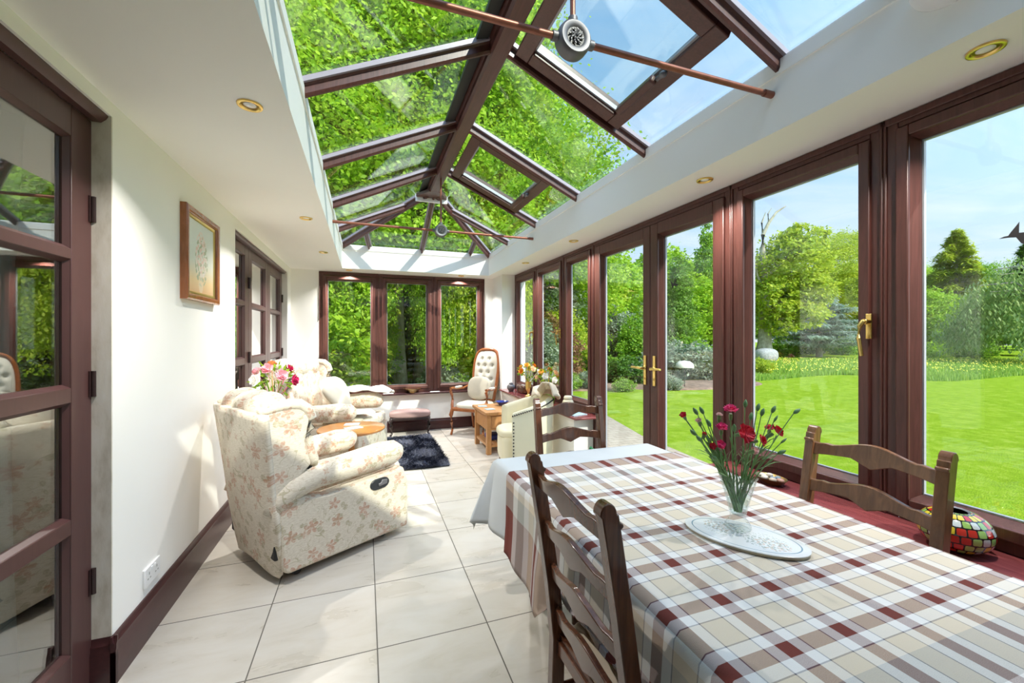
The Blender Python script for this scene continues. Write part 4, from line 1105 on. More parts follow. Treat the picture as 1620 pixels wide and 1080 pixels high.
card(-.115, 4.07, .5703, .13, .10, -.15, 'coaster_blue', 'pale blue coaster at the back of the round pedestal table', group='coasters on the round table')
card(-.10, 3.90, .5703, .14, .10, .45, 'coaster_blue', 'pale blue coaster at the front of the round pedestal table', group='coasters on the round table')
# ------------------------------------------------------------------ shaggy rug
X0, X1, Y0, Y1 = .18, .855, 4.345, 5.80
t = thing('rug', 'dark navy shaggy rug on the tiles in front of the footstool', 'rug', (0,0,0))
MB().box(X0+.01, X1-.01, Y0+.01, Y1-.01, .001, .014).build('backing', M['black_vinyl'], t)
m = MB(); rr = random.Random(3); vs = []; fs = []
for i in range(26000):
    x, y = rr.uniform(X0, X1), rr.uniform(Y0, Y1)
    fl = math.sin(x*13+y*5)+math.sin(y*9-x*7); a = rr.gauss(fl*1.2, .9); L = rr.uniform(.022, .045); w = .0032
    dx, dy = math.cos(a), math.sin(a); h = L*rr.uniform(.25, .75); r = math.sqrt(max(0, L*L-h*h))
    b = len(vs); vs += [(x-dy*w, y+dx*w, .012), (x+dy*w, y-dx*w, .012), (x+dx*r*.6+dy*w*.7, y+dy*r*.6-dx*w*.7, .012+h*.8), (x+dx*r, y+dy*r, .012+h)]
    fs += [(b, b+1, b+2, b+3)]
m.v, m.f = vs, fs
o = m.build('pile', M['rug_pile'], t, smooth=0, normals=False); o['kind'] = 'stuff'
# ------------------------------------------------------------------ footstool
t = thing('footstool', 'low mauve velvet footstool on dark carved legs under the end window', 'footstool', (.60, 6.0, 0), -.10)
MB().puff((0,0,.288), .285, .128, .050, 4, 10, fn=lambda x, y, z: (x, y, z+(.016*(1-(x/.3)**2) if z > 0 else 0))).build('padded_top', M['mauve_velvet'], t, smooth=180)
MB().box(-.272, .272, -.118, .118, .215, .252).build('rail', M['black_wood'], t, bevel=.006)
for sx in (-1, 1):
    for sy in (-1, 1):
        P = [(sx*.245, sy*.10, .25), (sx*.266, sy*.115, .20), (sx*.262, sy*.112, .14), (sx*.245, sy*.102, .08), (sx*.243, sy*.10, .035), (sx*.262, sy*.11, .012), (sx*.272, sy*.115, .012)]
        MB().tube(P, [.020,.026,.019,.013,.012,.017,.010], 10).build('leg', M['black_wood'], t, smooth=60)
# ------------------------------------------------------------------ button-back armchair
t = thing('button_back_chair', 'tall button-back armchair with curved orange wood frame in the far right corner', 'armchair', (1.50, 5.765, 0), math.radians(227))
wd = M['mahogany']
for s in (-1, 1):
    P = [(.235, s*.245, .36), (.255, s*.258, .28), (.248, s*.252, .18), (.235, s*.245, .08), (.245, s*.25, .03), (.252, s*.255, .0)]
    MB().tube(P, [.026,.029,.022,.016,.016,.018], 10).build('front_leg', wd, t, smooth=60)
    MB().tube([(-.235, s*.19, .36), (-.25, s*.19, .2), (-.30, s*.195, .0)], [.022,.019,.015], 10).build('rear_leg', wd, t, smooth=60)
    A = [(.228, s*.252, .36), (.215, s*.262, .42), (.185, s*.272, .48), (.19, s*.280, .55), (.225, s*.284, .615), (.215, s*.284, .645), (.16, s*.282, .648), (.05, s*.27, .632), (-.08, s*.25, .625), (-.20, s*.225, .655)]
    a = MB().tube(A, [.022,.021,.019,.019,.022,.024,.021,.017,.016,.015], 10).build('arm', wd, t, smooth=60)
    MB().puff((.03, s*.268, .652), .10, .022, .016, 3, 6).build('arm_pad', M['cream_damask'], a, smooth=180)
ring_p = [(.25,-.25),(.26,0),(.25,.25),(.0,.245),(-.22,.21),(-.24,0),(-.22,-.21),(.0,-.245)]
m = MB(); m.prism([(p[0], p[1]) for p in ring_p], .335, .385, 'z'); m.build('seat_rail', wd, t, bevel=.012, seg=3, smooth=50)
MB().puff((.01,0,.405), .245, .235, .050, 3.4, 10).build('seat', M['cream_damask'], t, smooth=180)
lean = lambda z: -.235 - .20*(z-.4)
def ovalp(s, w=.235, z0=.44, z1=1.19):
    """balloon outline of the back, s 0..1"""
    a = PI*(s)  # from right bottom over the top to the left bottom
    zz = z0 + (z1-z0)*(math.sin(a)**.62 if 0 < s < 1 else 0)
    k = (zz-z0)/(z1-z0)
    yy = math.cos(a); yy = (abs(yy)**.55)*(1 if yy > 0 else -1)
    return (lean(zz), yy*w*(.72+.34*k), zz)
P = [ovalp(i/40) for i in range(41)]
MB().tube(P, .024, 12).build('back_frame', wd, t, smooth=180)
MB().tube([P[0], P[-1]], .018, 8).build('back_rail', wd, t, smooth=60)
BT = [(y, z) for z, ys in ((1.05,(-.06,.06)),(.95,(-.115,0,.115)),(.85,(-.06,.06)),(.75,(-.115,0,.115)),(.65,(-.06,.06))) for y in ys]
def pad(a, b):
    z = .47+.69*b; k = (z-.44)/(1.19-.44)
    sn = min(1, max(.0, k))**(1/.62); aa = math.asin(min(1, sn)); hwid = (math.cos(aa)**.55 if aa < PI/2 else 0)*.235*(.72+.34*k)-.010
    y = (a*2-1)*max(hwid, .01); e = 1-abs(a*2-1)**4; e2 = 1-abs(b*2-1)**6
    d = .055*e*e2 - sum(.034*math.exp(-((y-p)**2+(z-q)**2)/.0007) for p, q in BT)
    return (lean(z)+.006+d, y, z)
MB().grid(pad, 40, 60).build('buttoned_back', M['cream_damask'], t, smooth=180)
def padb(a, b):
    x, y, z = pad(a, b); return (lean(z)-.012, y, z)
MB().grid(padb, 10, 16).build('outer_back', M['cream_damask'], t, smooth=180)
for (y, z) in BT:
    MB().ell((lean(z)+.034, y, z), .006, .010, .010, 8, 6).build('button', M['cushion_linen'], t, smooth=180)
c_, s_ = math.cos(math.radians(227)), math.sin(math.radians(227))
o = MB().puff((0,0,0), .05, .185, .17, 2.7, 10, rot(0,-.22,0)).build('cushion', M['cushion_linen'], smooth=180, loc=(1.50-.105*c_, 5.765-.105*s_, .635), rz=math.radians(227))
tag(o, 'square taupe cushion standing on the button-back armchair', 'cushion')
# ------------------------------------------------------------------ oak side table with drawer
t = thing('lamp_table', 'light oak side table with a drawer and slatted shelf, beside the cream tub chair', 'side table', (1.335, 4.605, 0))
OK = M['light_oak']; w, d = .47, .58
MB().box(-.025, w+.025, -.025, d+.025, .465, .50).build('tabletop', OK, t, bevel=.004)
for x in (0, w-.055):
    for y in (0, d-.055): MB().box(x, x+.055, y, y+.055, 0, .465).build('leg', OK, t, bevel=.003)
for (a, b, c, e) in ((.008, .026, .055, d-.055), (w-.026, w-.008, .055, d-.055), (.055, w-.055, d-.026, d-.008)): MB().box(a, b, c, e, .285, .465).build('apron', OK, t)
m = MB(); m.box(.055, w-.055, .006, .024, .285, .303); m.box(.055, w-.055, .006, .024, .448, .465); m.build('drawer_rail', OK, t)
dr = MB().box(.058, w-.058, .002, .02, .306, .445).build('drawer', OK, t, bevel=.003)
MB().lathe([(.0,0),(.008,.0),(.007,.01),(.013,.016),(.012,.022),(.0,.024)], 16).build('knob', M['black_wood'], dr, smooth=50, loc=(w/2, .002, .375)).rotation_euler.x = PI/2
m = MB(); m.box(.012, .04, .055, d-.055, .085, .115); m.box(w-.04, w-.012, .055, d-.055, .085, .115); m.box(.055, w-.055, .012, .04, .085, .115); m.box(.055, w-.055, d-.04, d-.012, .085, .115)
for k in range(6): m.box(.045+k*.066, .045+k*.066+.05, .04, d-.04, .10, .112)
m.build('slatted_shelf', OK, t)
o = MB().puff((0,0,.033), .085, .11, .033, 5, 6).build('blue_box', M['blue_cloth'], smooth=60, loc=(1.335+.16, 4.605+.30, .1155)); tag(o, 'dark blue box on the lower shelf of the oak side table', 'box')
o = MB().lathe([(.0,.0),(.04,.0),(.043,.008),(.07,.03),(.088,.048),(.090,.050),(.085,.047),(.05,.020),(.0,.014)], 36).build('blue_bowl', M['blue_glaze'], smooth=60, loc=(1.66, 5.03, .5005)); tag(o, 'small dark blue glazed bowl on the oak side table', 'bowl')
card(1.665, 4.74, .5005, .13, .17, .35, 'blue_cloth', 'dark blue notebook lying on the oak side table', 'notebook', 'notebook', th=.012)
card(1.425, 4.80, .5005, .11, .10, .1, 'coaster_blue', 'pale blue coaster near the front edge of the oak side table', group='coasters on the oak side table')
card(1.40, 5.04, .5005, .11, .10, -.1, 'coaster_blue', 'pale coaster toward the back of the oak side table', group='coasters on the oak side table')
# ------------------------------------------------------------------ cream tub chair
t = thing('tub_chair', 'cream leather tub chair with dark studs, its back to the dining table', 'tub chair', (1.545, 3.90, 0), math.radians(172))
LE = M['cream_leather']
FM = 2.28
def ztop(f):
    q = min(1, abs(f)/FM); return .775 - .12*(max(0, q-.28)/.72)**1.1
def tubpt(f, R, z):
    a = PI+f
    x = R*math.cos(a); y = R*math.sin(a)*1.0
    q = max(0, abs(f)-PI/2)
    if q > 0:   # run straight forward past the half circle
        y = math.copysign(R, -math.sin(f)) if True else y; x = R*q*1.05
    return (x, y, z)
n = 56; prof = []
m = MB(); rings = []
for i in range(n+1):
    f = -FM+2*FM*i/n; zt = ztop(f); Ro, Ri = .275, .215
    sec = [(Ro-.035,.11),(Ro-.008,.22),(Ro,.42),(Ro,zt-.035),(Ro-.010,zt-.008),(Ro-.030,zt),(Ri+.014,zt-.006),(Ri,zt-.03),(Ri-.004,.42),(Ri,.11)]
    rings.append([tubpt(f, r, z) for r, z in sec])
k = len(rings[0]); vs = [p for r in rings for p in r]
fs = [(i*k+j, i*k+(j+1) % k, (i+1)*k+(j+1) % k, (i+1)*k+j) for i in range(n) for j in range(k)] + [tuple(range(k))[::-1], tuple(range(n*k, n*k+k))]
m.add(vs, fs); m.build('shell', LE, t, smooth=50)
MB().puff((.035,0,.28), .245, .208, .165, 5, 10).build('seat_base', LE, t, smooth=180)
MB().puff((.05,0,.43), .25, .212, .055, 3.2, 10).build('seat_cushion', LE, t, smooth=180)
st = MB()
for i in range(66):
    f = -FM+.03+(2*FM-.06)*i/65; p = tubpt(f, .2765, ztop(f)-.03); st.ell(p, .008, .008, .008, 6, 4)
for s in (-1, 1):
    for j in range(14):
        z = .15+(ztop(FM)-.06-.15)*j/14; p = tubpt(s*(FM-.06), .2762, z); st.ell(p, .008, .008, .008, 6, 4)
o = st.build('stud_trim', M['black_iron'], t, smooth=180); o['kind'] = 'stuff'
for (x, y) in ((.23, .16), (.23, -.16), (-.16, .16), (-.16, -.16)):
    MB().tube([(x, y, .12), (x*1.05, y*1.05, 0)], [.022, .014], 10).build('foot', M['dark_oak'], t, smooth=50)
# linen bag-like throw over the back of the tub chair
from mathutils import noise as mn
def drapef(u, v):
    w = v*2-1                                   # -1 inside the seat, +1 behind the back
    a = math.radians(172)+PI + .95 - 1.9*u; crest = .835 + .085*u**2 + .015*math.sin(u*9)
    r = .245 + .098*w
    z = crest - .17*max(0, abs(w)-.45)**1.1 - (.07*u if w > .5 else 0)*(w-.5)
    q = Vector((u*3.2, v*2.6, 1.7)); z += .022*mn.noise(q*1.6)+.010*mn.noise(q*4)
    return (1.545+r*math.cos(a), 3.90+r*math.sin(a), z)
o = MB().grid(drapef, 40, 24).build('throw', M['beige_linen'], smooth=180, solid=.014, normals=False); tag(o, 'crumpled beige linen throw heaped on the back of the tub chair', 'throw')
# ------------------------------------------------------------------ things on the sills
def turned(name, mt, prof, loc, label, cat, n=28, group=None):
    return tag(MB().lathe(prof, n).build(name, M[mt], smooth=60, loc=loc), label, cat, group)
turned('lidded_jar', 'pewter', [(.0,.0),(.03,.0),(.034,.01),(.055,.04),(.058,.065),(.045,.09),(.026,.10),(.03,.106),(.025,.118),(.010,.124),(.0,.126)], (1.92, 5.42, SZ), 'dark grey lidded jar at the far end of the side sill', 'jar')
o = MB().puff((0,0,.055), .05, .13, .055, 6, 6).build('wooden_box', M['dark_oak'], smooth=60, loc=(2.01, 5.20, SZ)); tag(o, 'dark wooden box on the side sill behind the lidded jar', 'box')
turned('flower_vase', 'brass', [(.0,.0),(.045,.0),(.046,.008),(.02,.018),(.014,.035),(.018,.055),(.034,.09),(.040,.13),(.036,.165),(.044,.19),(.040,.188),(.0,.16)], (1.965, 4.88, SZ), 'brass vase of yellow roses on the side sill', 'vase')
t = thing('flower_basket', 'green basket of orange flowers on the side sill', 'basket', (1.97, 4.30, SZ))
MB().lathe([(.0,.0),(.07,.0),(.085,.06),(.09,.12),(.085,.12),(.07,.03),(.0,.02)], 24).build('basket_body', M['leaf_dark'], t, smooth=60)
MB().tube([(0, .085*math.cos(PI*i/14), .11+.11*math.sin(PI*i/14)) for i in range(15)], .008, 8).build('basket_handle', M['leaf_dark'], t, smooth=60)
turned('storage_jar', 'cream_leather', [(.0,.0),(.05,.0),(.058,.02),(.060,.08),(.050,.105),(.040,.112),(.044,.118),(.044,.135),(.036,.15),(.0,.155)], (1.97, 3.80, SZ), 'round cream jar on the side sill beside the garden doors', 'jar')
card(1.94, 3.56, SZ+.0005, .17, .12, .2, 'coaster_blue', 'pale blue magazine at the end of the side sill', 'magazine', 'magazine', th=.008)
plain('rose_yellow', (.85,.50,.06), .6, var=.2, scale=50); plain('rose_orange', (.86,.34,.03), .6, var=.2, scale=50); plain('rose_peach', (.86,.62,.38), .6, var=.15, scale=50); plain('rose_white', (.85,.83,.78), .6)
plain('lily_pink', (.80,.36,.42), .6, var=.25, scale=40); plain('lily_orange', (.82,.32,.12), .6, var=.3, scale=40); plain('rose_magenta', (.60,.02,.14), .6, var=.2, scale=40)
def posy(cx, cy, cz, R, z0, cols, labs, grp, seed, leafname, leaflab):
    rr = random.Random(seed)
    N = len(cols); dirs = []
    for i in range(N):
        zz = .95-1.05*(i+.5)/N; a = i*2.39996+seed; r = math.sqrt(max(0, 1-zz*zz)); dirs.append(Vector((r*math.cos(a), r*math.sin(a), zz*.9)))
    for i, (mt, lab) in enumerate(zip(cols, labs)):
        d = dirs[i]; c = Vector((cx, cy, cz)) + d*R*.92; m = MB(); petal_disc(m, Vector((0,0,0)), R*.30, (d+Vector((0,-.25,.1))).normalized(), 4, rr, wav=5, lift=.55)
        b = Vector((cx, cy, z0)) - c; m.tube([(0,0,0), tuple(b*.5+Vector((0,0,-.01))), tuple(b)], .0025, 5)
        o = m.build('cut_flower', M[mt], smooth=60, loc=tuple(c), normals=False); tag(o, lab, 'flower', grp)
    m = MB()
    for i in range(90):
        d = Vector((rr.gauss(0,1), rr.gauss(0,1), rr.gauss(.1,.8))).normalized(); p = Vector((cx, cy, cz))+d*R*rr.uniform(.35,1.0)
        s = d.cross(Vector((rr.random(), rr.random(), rr.random()))).normalized()*R*.09; e = d*R*.34
        m.add([tuple(p-s*.2), tuple(p+e*.5+s), tuple(p+e), tuple(p+e*.5-s)], [(0,1,2,3)])
    for i in range(6):
        a = i; m.tube([(cx+.01*math.cos(a), cy+.01*math.sin(a), z0), (cx+R*.4*math.cos(a), cy+R*.4*math.sin(a), cz)], .003, 5)
    o = m.build(leafname, M['leaf_mid'], smooth=0, normals=False); tag(o, leaflab, 'foliage', kind='stuff')
W1 = ['yellow rose %s of the brass vase posy' % w for w in ('at the very top', 'high at the back', 'high on the window side', 'facing the room', 'facing the garden doors', 'low toward the corner', 'low at the front', 'low by the glass')]
posy(1.965, 4.88, .925, .125, .79, ['rose_yellow','rose_orange','rose_yellow','rose_peach','rose_yellow','rose_orange','rose_white','rose_peach'], W1, 'roses in the brass vase', 4, 'posy_leaves', 'green leaves among the yellow roses of the brass vase')
W2 = ['orange flower %s of the basket posy' % w for w in ('at the very top', 'high at the back', 'high on the window side', 'facing the room', 'facing the garden doors', 'low toward the corner', 'low at the front', 'low by the glass')]
posy(1.97, 4.30, .90, .125, .72, ['rose_orange','rose_yellow','rose_peach','rose_orange','rose_white','rose_yellow','rose_peach','rose_white'], W2, 'flowers in the green basket', 7, 'posy_leaves', 'green leaves among the orange flowers of the basket')
# flowers behind the recliner on a slim stand
t = thing('plant_stand', 'slim dark stand behind the floral recliner carrying the pink flowers', 'plant stand', (-.69, 3.74, 0))
MB().lathe([(.0,.68),(.13,.68),(.135,.69),(.13,.70),(.0,.70)], 28).build('stand_top', M['dark_oak'], t, smooth=40)
MB().lathe([(.0,.0),(.11,.0),(.10,.02),(.03,.05),(.022,.3),(.028,.6),(.05,.68)], 20).build('stand_column', M['dark_oak'], t, smooth=60)
turned('flower_vase', 'white_plastic', [(.0,.0),(.04,.0),(.05,.05),(.045,.12),(.035,.18),(.04,.2),(.0,.18)], (-.69, 3.74, .7005), 'white vase of pink flowers behind the floral recliner', 'vase')
W3 = ['%s behind the recliner' % w for w in ('orange-pink lily at the top of the bunch', 'pink lily high at the back of the bunch', 'deep magenta rose in the bunch', 'pink lily facing the room in the bunch', 'pale pink lily at the left of the bunch', 'white flower at the right of the bunch', 'pale flower low at the right of the bunch', 'magenta rose low in the bunch')]
posy(-.69, 3.74, 1.03, .15, .86, ['lily_orange','lily_pink','rose_magenta','lily_pink','lily_pink','rose_white','rose_white','rose_magenta'], W3, 'pink flowers behind the recliner', 2, 'posy_leaves', 'green leaves among the pink flowers behind the recliner')
# end window sill
turned('brass_bowl', 'old_brass', [(.0,.0),(.05,.0),(.055,.006),(.09,.04),(.125,.062),(.128,.064),(.12,.060),(.08,.03),(.0,.012)], (.645, 6.12, .57), 'fluted brass bowl on the end window sill', 'bowl', 20)
card(.31, 6.115, .5705, .14, .05, .0, 'white_plastic', 'white card lying on the end sill left of the brass bowl', 'card', 'card', th=.006)
card(.97, 6.115, .5705, .14, .05, .0, 'white_plastic', 'white card lying on the end sill right of the brass bowl', 'card', 'card', th=.006)
o = MB().box(-.04, .04, -.03, .03, 0, .17).build('carton', M['white_plastic'], loc=(-.52, 6.12, .5705), bevel=.003); tag(o, 'white carton at the left end of the end window sill', 'carton')
plain('green_enamel', (.02,.22,.09), .3)
t = thing('watering_can', 'green watering can on the floor beside the garden doors', 'watering can', (1.93, 3.28, 0))
MB().lathe([(.0,.0),(.09,.0),(.10,.02),(.10,.24),(.08,.30),(.05,.31),(.05,.30),(.0,.29)], 28).build('can_body', M['green_enamel'], t, smooth=50)
MB().tube([(0, .04, .30), (0, .0, .375), (0, -.07, .36), (0, -.10, .28), (0, -.1, .2)], .010, 8).build('can_handle', M['green_enamel'], t, smooth=60)
# ------------------------------------------------------------------ unseen gable behind the viewpoint, added to shade the near floor and recliner
plain('brick_red', (.36,.17,.11), .9, var=.25, scale=6)
o = MB().prism([(-9,0),(-9,7.9),(.65,4.37),(2.26,3.77),(2.26,0)], -7, -1.43, 'y').build('wall_shade_gable', M['brick_red'], smooth=0); struct(o, 'unseen brick gable behind the room, added to shade the near floor', 'wall')
# ------------------------------------------------------------------ garden
GZ = -.15
o = MB().box(-60, 120, -60, 120, GZ-.3, GZ).build('lawn', M['lawn_grass'], smooth=0); struct(o, 'mown green lawn round the sun room', 'lawn')
m = MB(); m.prism([(2.26,-8), (3.75,-8), (3.80,3.6), (3.95,5.2), (4.4,7.0), (4.6,8.2), (2.26,8.2)], GZ, -.115, 'z')
struct(m.build('path', M['paving'], smooth=0), 'worn pale stone path along the glazed side', 'path')
def gp(u, d):
    """ground point: u pixels across the frame, d metres ahead of the viewpoint"""
    a = (u-810)/650; return Vector((d*(.3361+.9418*a), d*(.9418-.3361*a), GZ))
def hz(v, d): return 1.37-(v-534)/650*d
def leaf_mesh(blobs, n, L, seed, droop=0, clump=.22, per=26, out=.35):
    """leaves scattered in clumps through a union of ellipsoids (cx,cy,cz,rx,ry,rz)"""
    rr = random.Random(seed); g = rr.gauss; U = rr.uniform
    wts = [b[3]*b[5]+b[4]*b[5]+b[3]*b[4] for b in blobs]; tot = sum(wts)
    vs = []; fs = []
    for b, wt in zip(blobs, wts):
        nc = max(1, int(n*wt/tot/per)); cx, cy, cz, rx, ry, rz = b; rm = (rx+ry+rz)/3
        for _ in range(nc):
            x, y, z = g(0,1), g(0,1), g(0,1); q = math.sqrt(x*x+y*y+z*z)+1e-6; k = U(.45,1)**.5*(1+.10*math.sin(5*x/q+seed)+.10*math.sin(6*y/q)+.08*math.sin(7*z/q))
            ox, oy, oz = x/q, y/q, z/q
            px, py, pz = cx+ox*rx*k, cy+oy*ry*k, cz+oz*rz*k
            cs = clump*rm*U(.6,1.3)
            for _ in range(per):
                ax, ay, az = px+g(0,cs), py+g(0,cs), pz+g(0,cs*.55)
                l = L*U(.65,1.3)
                dx, dy, dz = g(0,1)+ox*out, g(0,1)+oy*out, g(0,.6)-.25-droop; dq = math.sqrt(dx*dx+dy*dy+dz*dz)+1e-6; dx, dy, dz = dx/dq*l, dy/dq*l, dz/dq*l
                nx, ny, nz = g(0,.8)+ox*.5, g(0,.8)+oy*.5, g(0,.8)+.9
                sx, sy, sz = dy*nz-dz*ny, dz*nx-dx*nz, dx*ny-dy*nx; sq = math.sqrt(sx*sx+sy*sy+sz*sz)+1e-6; w = l*.30/sq
                sx, sy, sz = sx*w, sy*w, sz*w
                i = len(vs); hx, hy, hz_ = ax+dx*.5, ay+dy*.5, az+dz*.5
                vs += [(ax,ay,az), (hx+sx,hy+sy,hz_+sz), (ax+dx,ay+dy,az+dz), (hx-sx,hy-sy,hz_-sz)]
                fs.append((i,i+1,i+2,i+3))
    m = MB(); m.v, m.f = vs, fs; return m
def trunk_mesh(h, r, branches, seed, lean=(0,0)):
    rr = random.Random(seed); m = MB()
    P = [(lean[0]*t+.12*r*math.sin(t*5+seed), lean[1]*t, h*t) for t in [i/10 for i in range(11)]]
    m.tube(P, [r*(1.35 if i == 0 else 1.1 if i == 1 else 1-.055*i) for i in range(11)], 14)
    for (t, dx, dy, dz, rb) in branches:
        x, y, z = P[min(10, int(t*10))]
        B = [(x+dx*s+.1*dx*math.sin(s*4+seed), y+dy*s+.12*dy*math.sin(s*5), z+dz*(s**1.3)) for s in [i/6 for i in range(7)]]
        m.tube(B, [rb*(1-.13*i) for i in range(7)], 8)
        for q in (3, 4, 5):
            x2, y2, z2 = B[q]; ax, ay, az = rr.uniform(-.5,.5)*abs(dx+dy), rr.uniform(-.5,.5)*abs(dx+dy), rr.uniform(.1,.45)*abs(dz+.8)
            m.tube([(x2,y2,z2), (x2+ax*.5+dx*.1, y2+ay*.5+dy*.1, z2+az*.5), (x2+ax+dx*.2, y2+ay+dy*.2, z2+az)], [rb*.4, rb*.25, rb*.1], 6)
    return m
CACHE = {}
def plant(name, label, cat, pos, crown, mt, trunk=None, s=1.0, rz=0, group=None, sz=None, bark='bark'):
    """crown: cache key and blobs/count/leaf size; copies share the mesh"""
    t = thing(name, label, cat, (pos[0], pos[1], GZ), rz, group)
    t.scale = (s, s, sz or s)
    key = (crown[0], mt)
    if key in CACHE:
        o = bpy.data.objects.new('crown', CACHE[key]); COL.objects.link(o); o.parent = t
    else:
        o = leaf_mesh(*crown[1]).build('crown', M[mt], t, smooth=0, normals=False); CACHE[key] = o.data
    if trunk:
        k2 = ('trunk', trunk[0])
        if k2 in CACHE:
            q = bpy.data.objects.new('trunk', CACHE[k2]); COL.objects.link(q); q.parent = t
        else:
            q = trunk_mesh(*trunk[1]).build('trunk', M[bark], t, smooth=60); CACHE[k2] = q.data
    return t
# crowns (unit sizes in metres, base at the ground)
BIG1 = ('big1', ([(0,0,8.2,4.6,4.4,4.0), (-2.8,-1.2,5.8,3.2,3.0,2.6), (2.8,-.8,6.2,3.2,3.0,2.6), (.4,-2.4,9.8,2.8,2.6,2.3), (0,-2.8,4.9,2.7,2.2,1.9), (1.2,.4,11.4,2.6,2.6,2.0), (-2.2,0,10.6,2.4,2.4,1.9)], 150000, .115, 1, .05, .080, 24))
BIG2 = ('big2', ([(0,0,6.6,3.8,3.6,3.3), (-2.3,-1.2,4.8,2.6,2.4,2.1), (2.4,-.8,5.2,2.7,2.5,2.2), (.4,-2.2,8.4,2.2,2.2,1.9), (3.6,0,3.6,1.9,1.9,1.7)], 80000, .135, 5, .05, .085, 24))
MEDC = ('med', ([(0,0,3.2,1.9,1.9,1.9), (-1.1,-.5,2.2,1.2,1.2,1.1), (1.2,-.4,2.5,1.2,1.2,1.1), (.2,.0,4.6,1.1,1.1,1.0)], 18000, .16, 8, .05, .10, 20))
MEDN = ('medn', ([(0,0,3.2,1.9,1.9,1.9), (-1.1,-.5,2.2,1.2,1.2,1.1), (1.2,-.4,2.5,1.2,1.2,1.1), (.2,.0,4.6,1.1,1.1,1.0)], 34000, .10, 9, .05, .09, 20))
SHRUB = ('shrub', ([(0,0,.55,.7,.7,.55), (-.45,-.2,.42,.5,.45,.42), (.5,-.1,.45,.5,.5,.45)], 4200, .10, 12, 0, .12, 14))
TALLS = ('tallshrub', ([(0,0,1.3,.9,.9,1.2), (-.6,-.3,1.0,.7,.6,.9), (.65,-.2,1.1,.7,.7,1.0), (0,0,2.1,.6,.6,.6)], 9000, .12, 14, .1, .12, 18))
COLUMN = ('column', ([(0,0,1.1,.85,.85,1.1), (0,0,2.6,.80,.80,1.2), (.1,0,4.0,.62,.62,1.1), (0,0,5.1,.38,.38,.7)], 14000, .13, 17, .2, .12, 18))
TB = ('oak', (6.5, .20, [(.5,-2.2,-.8,2.0,.10), (.55,2.4,-.6,2.2,.10), (.7,-1.6,.9,2.2,.08), (.75,1.4,-1.2,2.4,.08), (.4,-2.6,-1.6,.3,.07)], 2))
TM = ('med', (2.6, .11, [(.6,-.8,-.2,1.2,.05), (.7,.8,.2,1.3,.05)], 3))
SH = 'small tree'
# beyond the end window and above the lantern roof
plant('broadleaf_tree', 'tall bright green tree with a mottled trunk behind the middle light of the end window', 'tree', (.86, 11.6), BIG1, 'leaf_bright', TB, .93, .3)
plant('broadleaf_tree', 'second tall tree, its trunk just right of the mottled one in the end window', 'tree', (1.62, 12.6), BIG1, 'leaf_mid', ('oak2', (6.5, .25, [(.5,-2,.5,2,.1), (.6,2.2,-.4,2.2,.1), (.75,.6,-1.5,2,.08)], 9)), .93, 2.1)
plant('broadleaf_tree', 'big yellow-green tree filling the glass of the left roof slope', 'tree', (-4.2, 14.2), BIG1, 'leaf_bright', TB, 1.12, 1.2)
plant('broadleaf_tree', 'round-topped bright tree seen through the right roof slope against blue sky', 'tree', (4.9, 15.6), BIG2, 'leaf_bright', TB, 1.03, .1)
plant('broadleaf_tree', 'tall dense tree rising over the hip end of the roof', 'tree', (.6, 19.5), BIG1, 'leaf_mid', TB, 1.28, 2.6)
plant('broadleaf_tree', 'deep green tree behind the left roof slope', 'tree', (-8.5, 20), BIG1, 'leaf_mid', TB, 1.25, 4.0)
for i, (x, y, s, mt, lab, cr) in enumerate([
    (-1.15, 8.6, 1.0, 'leaf_bright', 'bright leafy shrub behind the left light of the end window', TALLS), (-.6, 10.4, 1.15, 'leaf_yellow', 'yellow-green shrub in the middle of the left light of the end window', TALLS),
    (-.15, 11.6, .8, 'leaf_mid', 'dark green shrub left of the mottled trunk', TALLS), (-1.9, 10.6, 1.3, 'leaf_mid', 'dark shrub at the left edge of the end window', TALLS), (-.6, 13.4, 1.7, 'leaf_bright', 'dark thicket far behind the left light of the end window', TALLS), (.6, 15.2, 1.7, 'leaf_bright', 'green thicket between the two trunks', TALLS),
    (2.55, 12.2, 1.25, 'leaf_yellow', 'yellow-tinged shrub in the right light of the end window', TALLS), (2.1, 14.5, 1.8, 'leaf_bright', 'tall green shrub at the back of the right light of the end window', TALLS), (3.5, 13.2, 1.6, 'leaf_bright', 'bright shrub behind the button-back chair corner', TALLS)]):
    plant('garden_shrub', lab, 'shrub', (x, y), cr, mt, None, s, i*1.3)
for i, (x, y, s, mt, lab) in enumerate([(-.9, 7.8, .75, 'leaf_mid', 'low green plant at the foot of the left light outside'), (-.2, 8.0, .6, 'leaf_silver', 'low grey-green plant outside the end window beside the left mullion'), (1.75, 10.0, .8, 'leaf_silver', 'low spiky silver plant in the right light of the end window'), (2.15, 9.6, .6, 'meadow_green', 'grassy clump in the right light of the end window'), (2.0, 11.3, .5, 'leaf_mid', 'small green clump right of the trunks')]):
    plant('border_plant', lab, 'shrub', (x, y), SHRUB, mt, None, s, i*.9)
plant('broadleaf_tree', 'low branching bright tree close behind the left light of the end window', 'tree', (-.85, 9.3), MEDN, 'leaf_bright', ('branchy', (2.3, .09, [(.9,2.2,-.5,.35,.05), (.8,1.4,-.8,.8,.04), (.9,-1,-.4,1.0,.05)], 6)), .62, 0, sz=1.0)
plant('broadleaf_tree', 'bright leafy tree hanging into the right light of the end window', 'tree', (2.45, 9.3), MEDN, 'leaf_yellow', TM, .60, 2.2, sz=1.0)
plant('broadleaf_tree', 'slim leafy sapling in front of the right-hand trunk outside the end window', 'tree', (1.55, 9.5), MEDN, 'leaf_bright', TM, .34, 1.2, sz=.72)
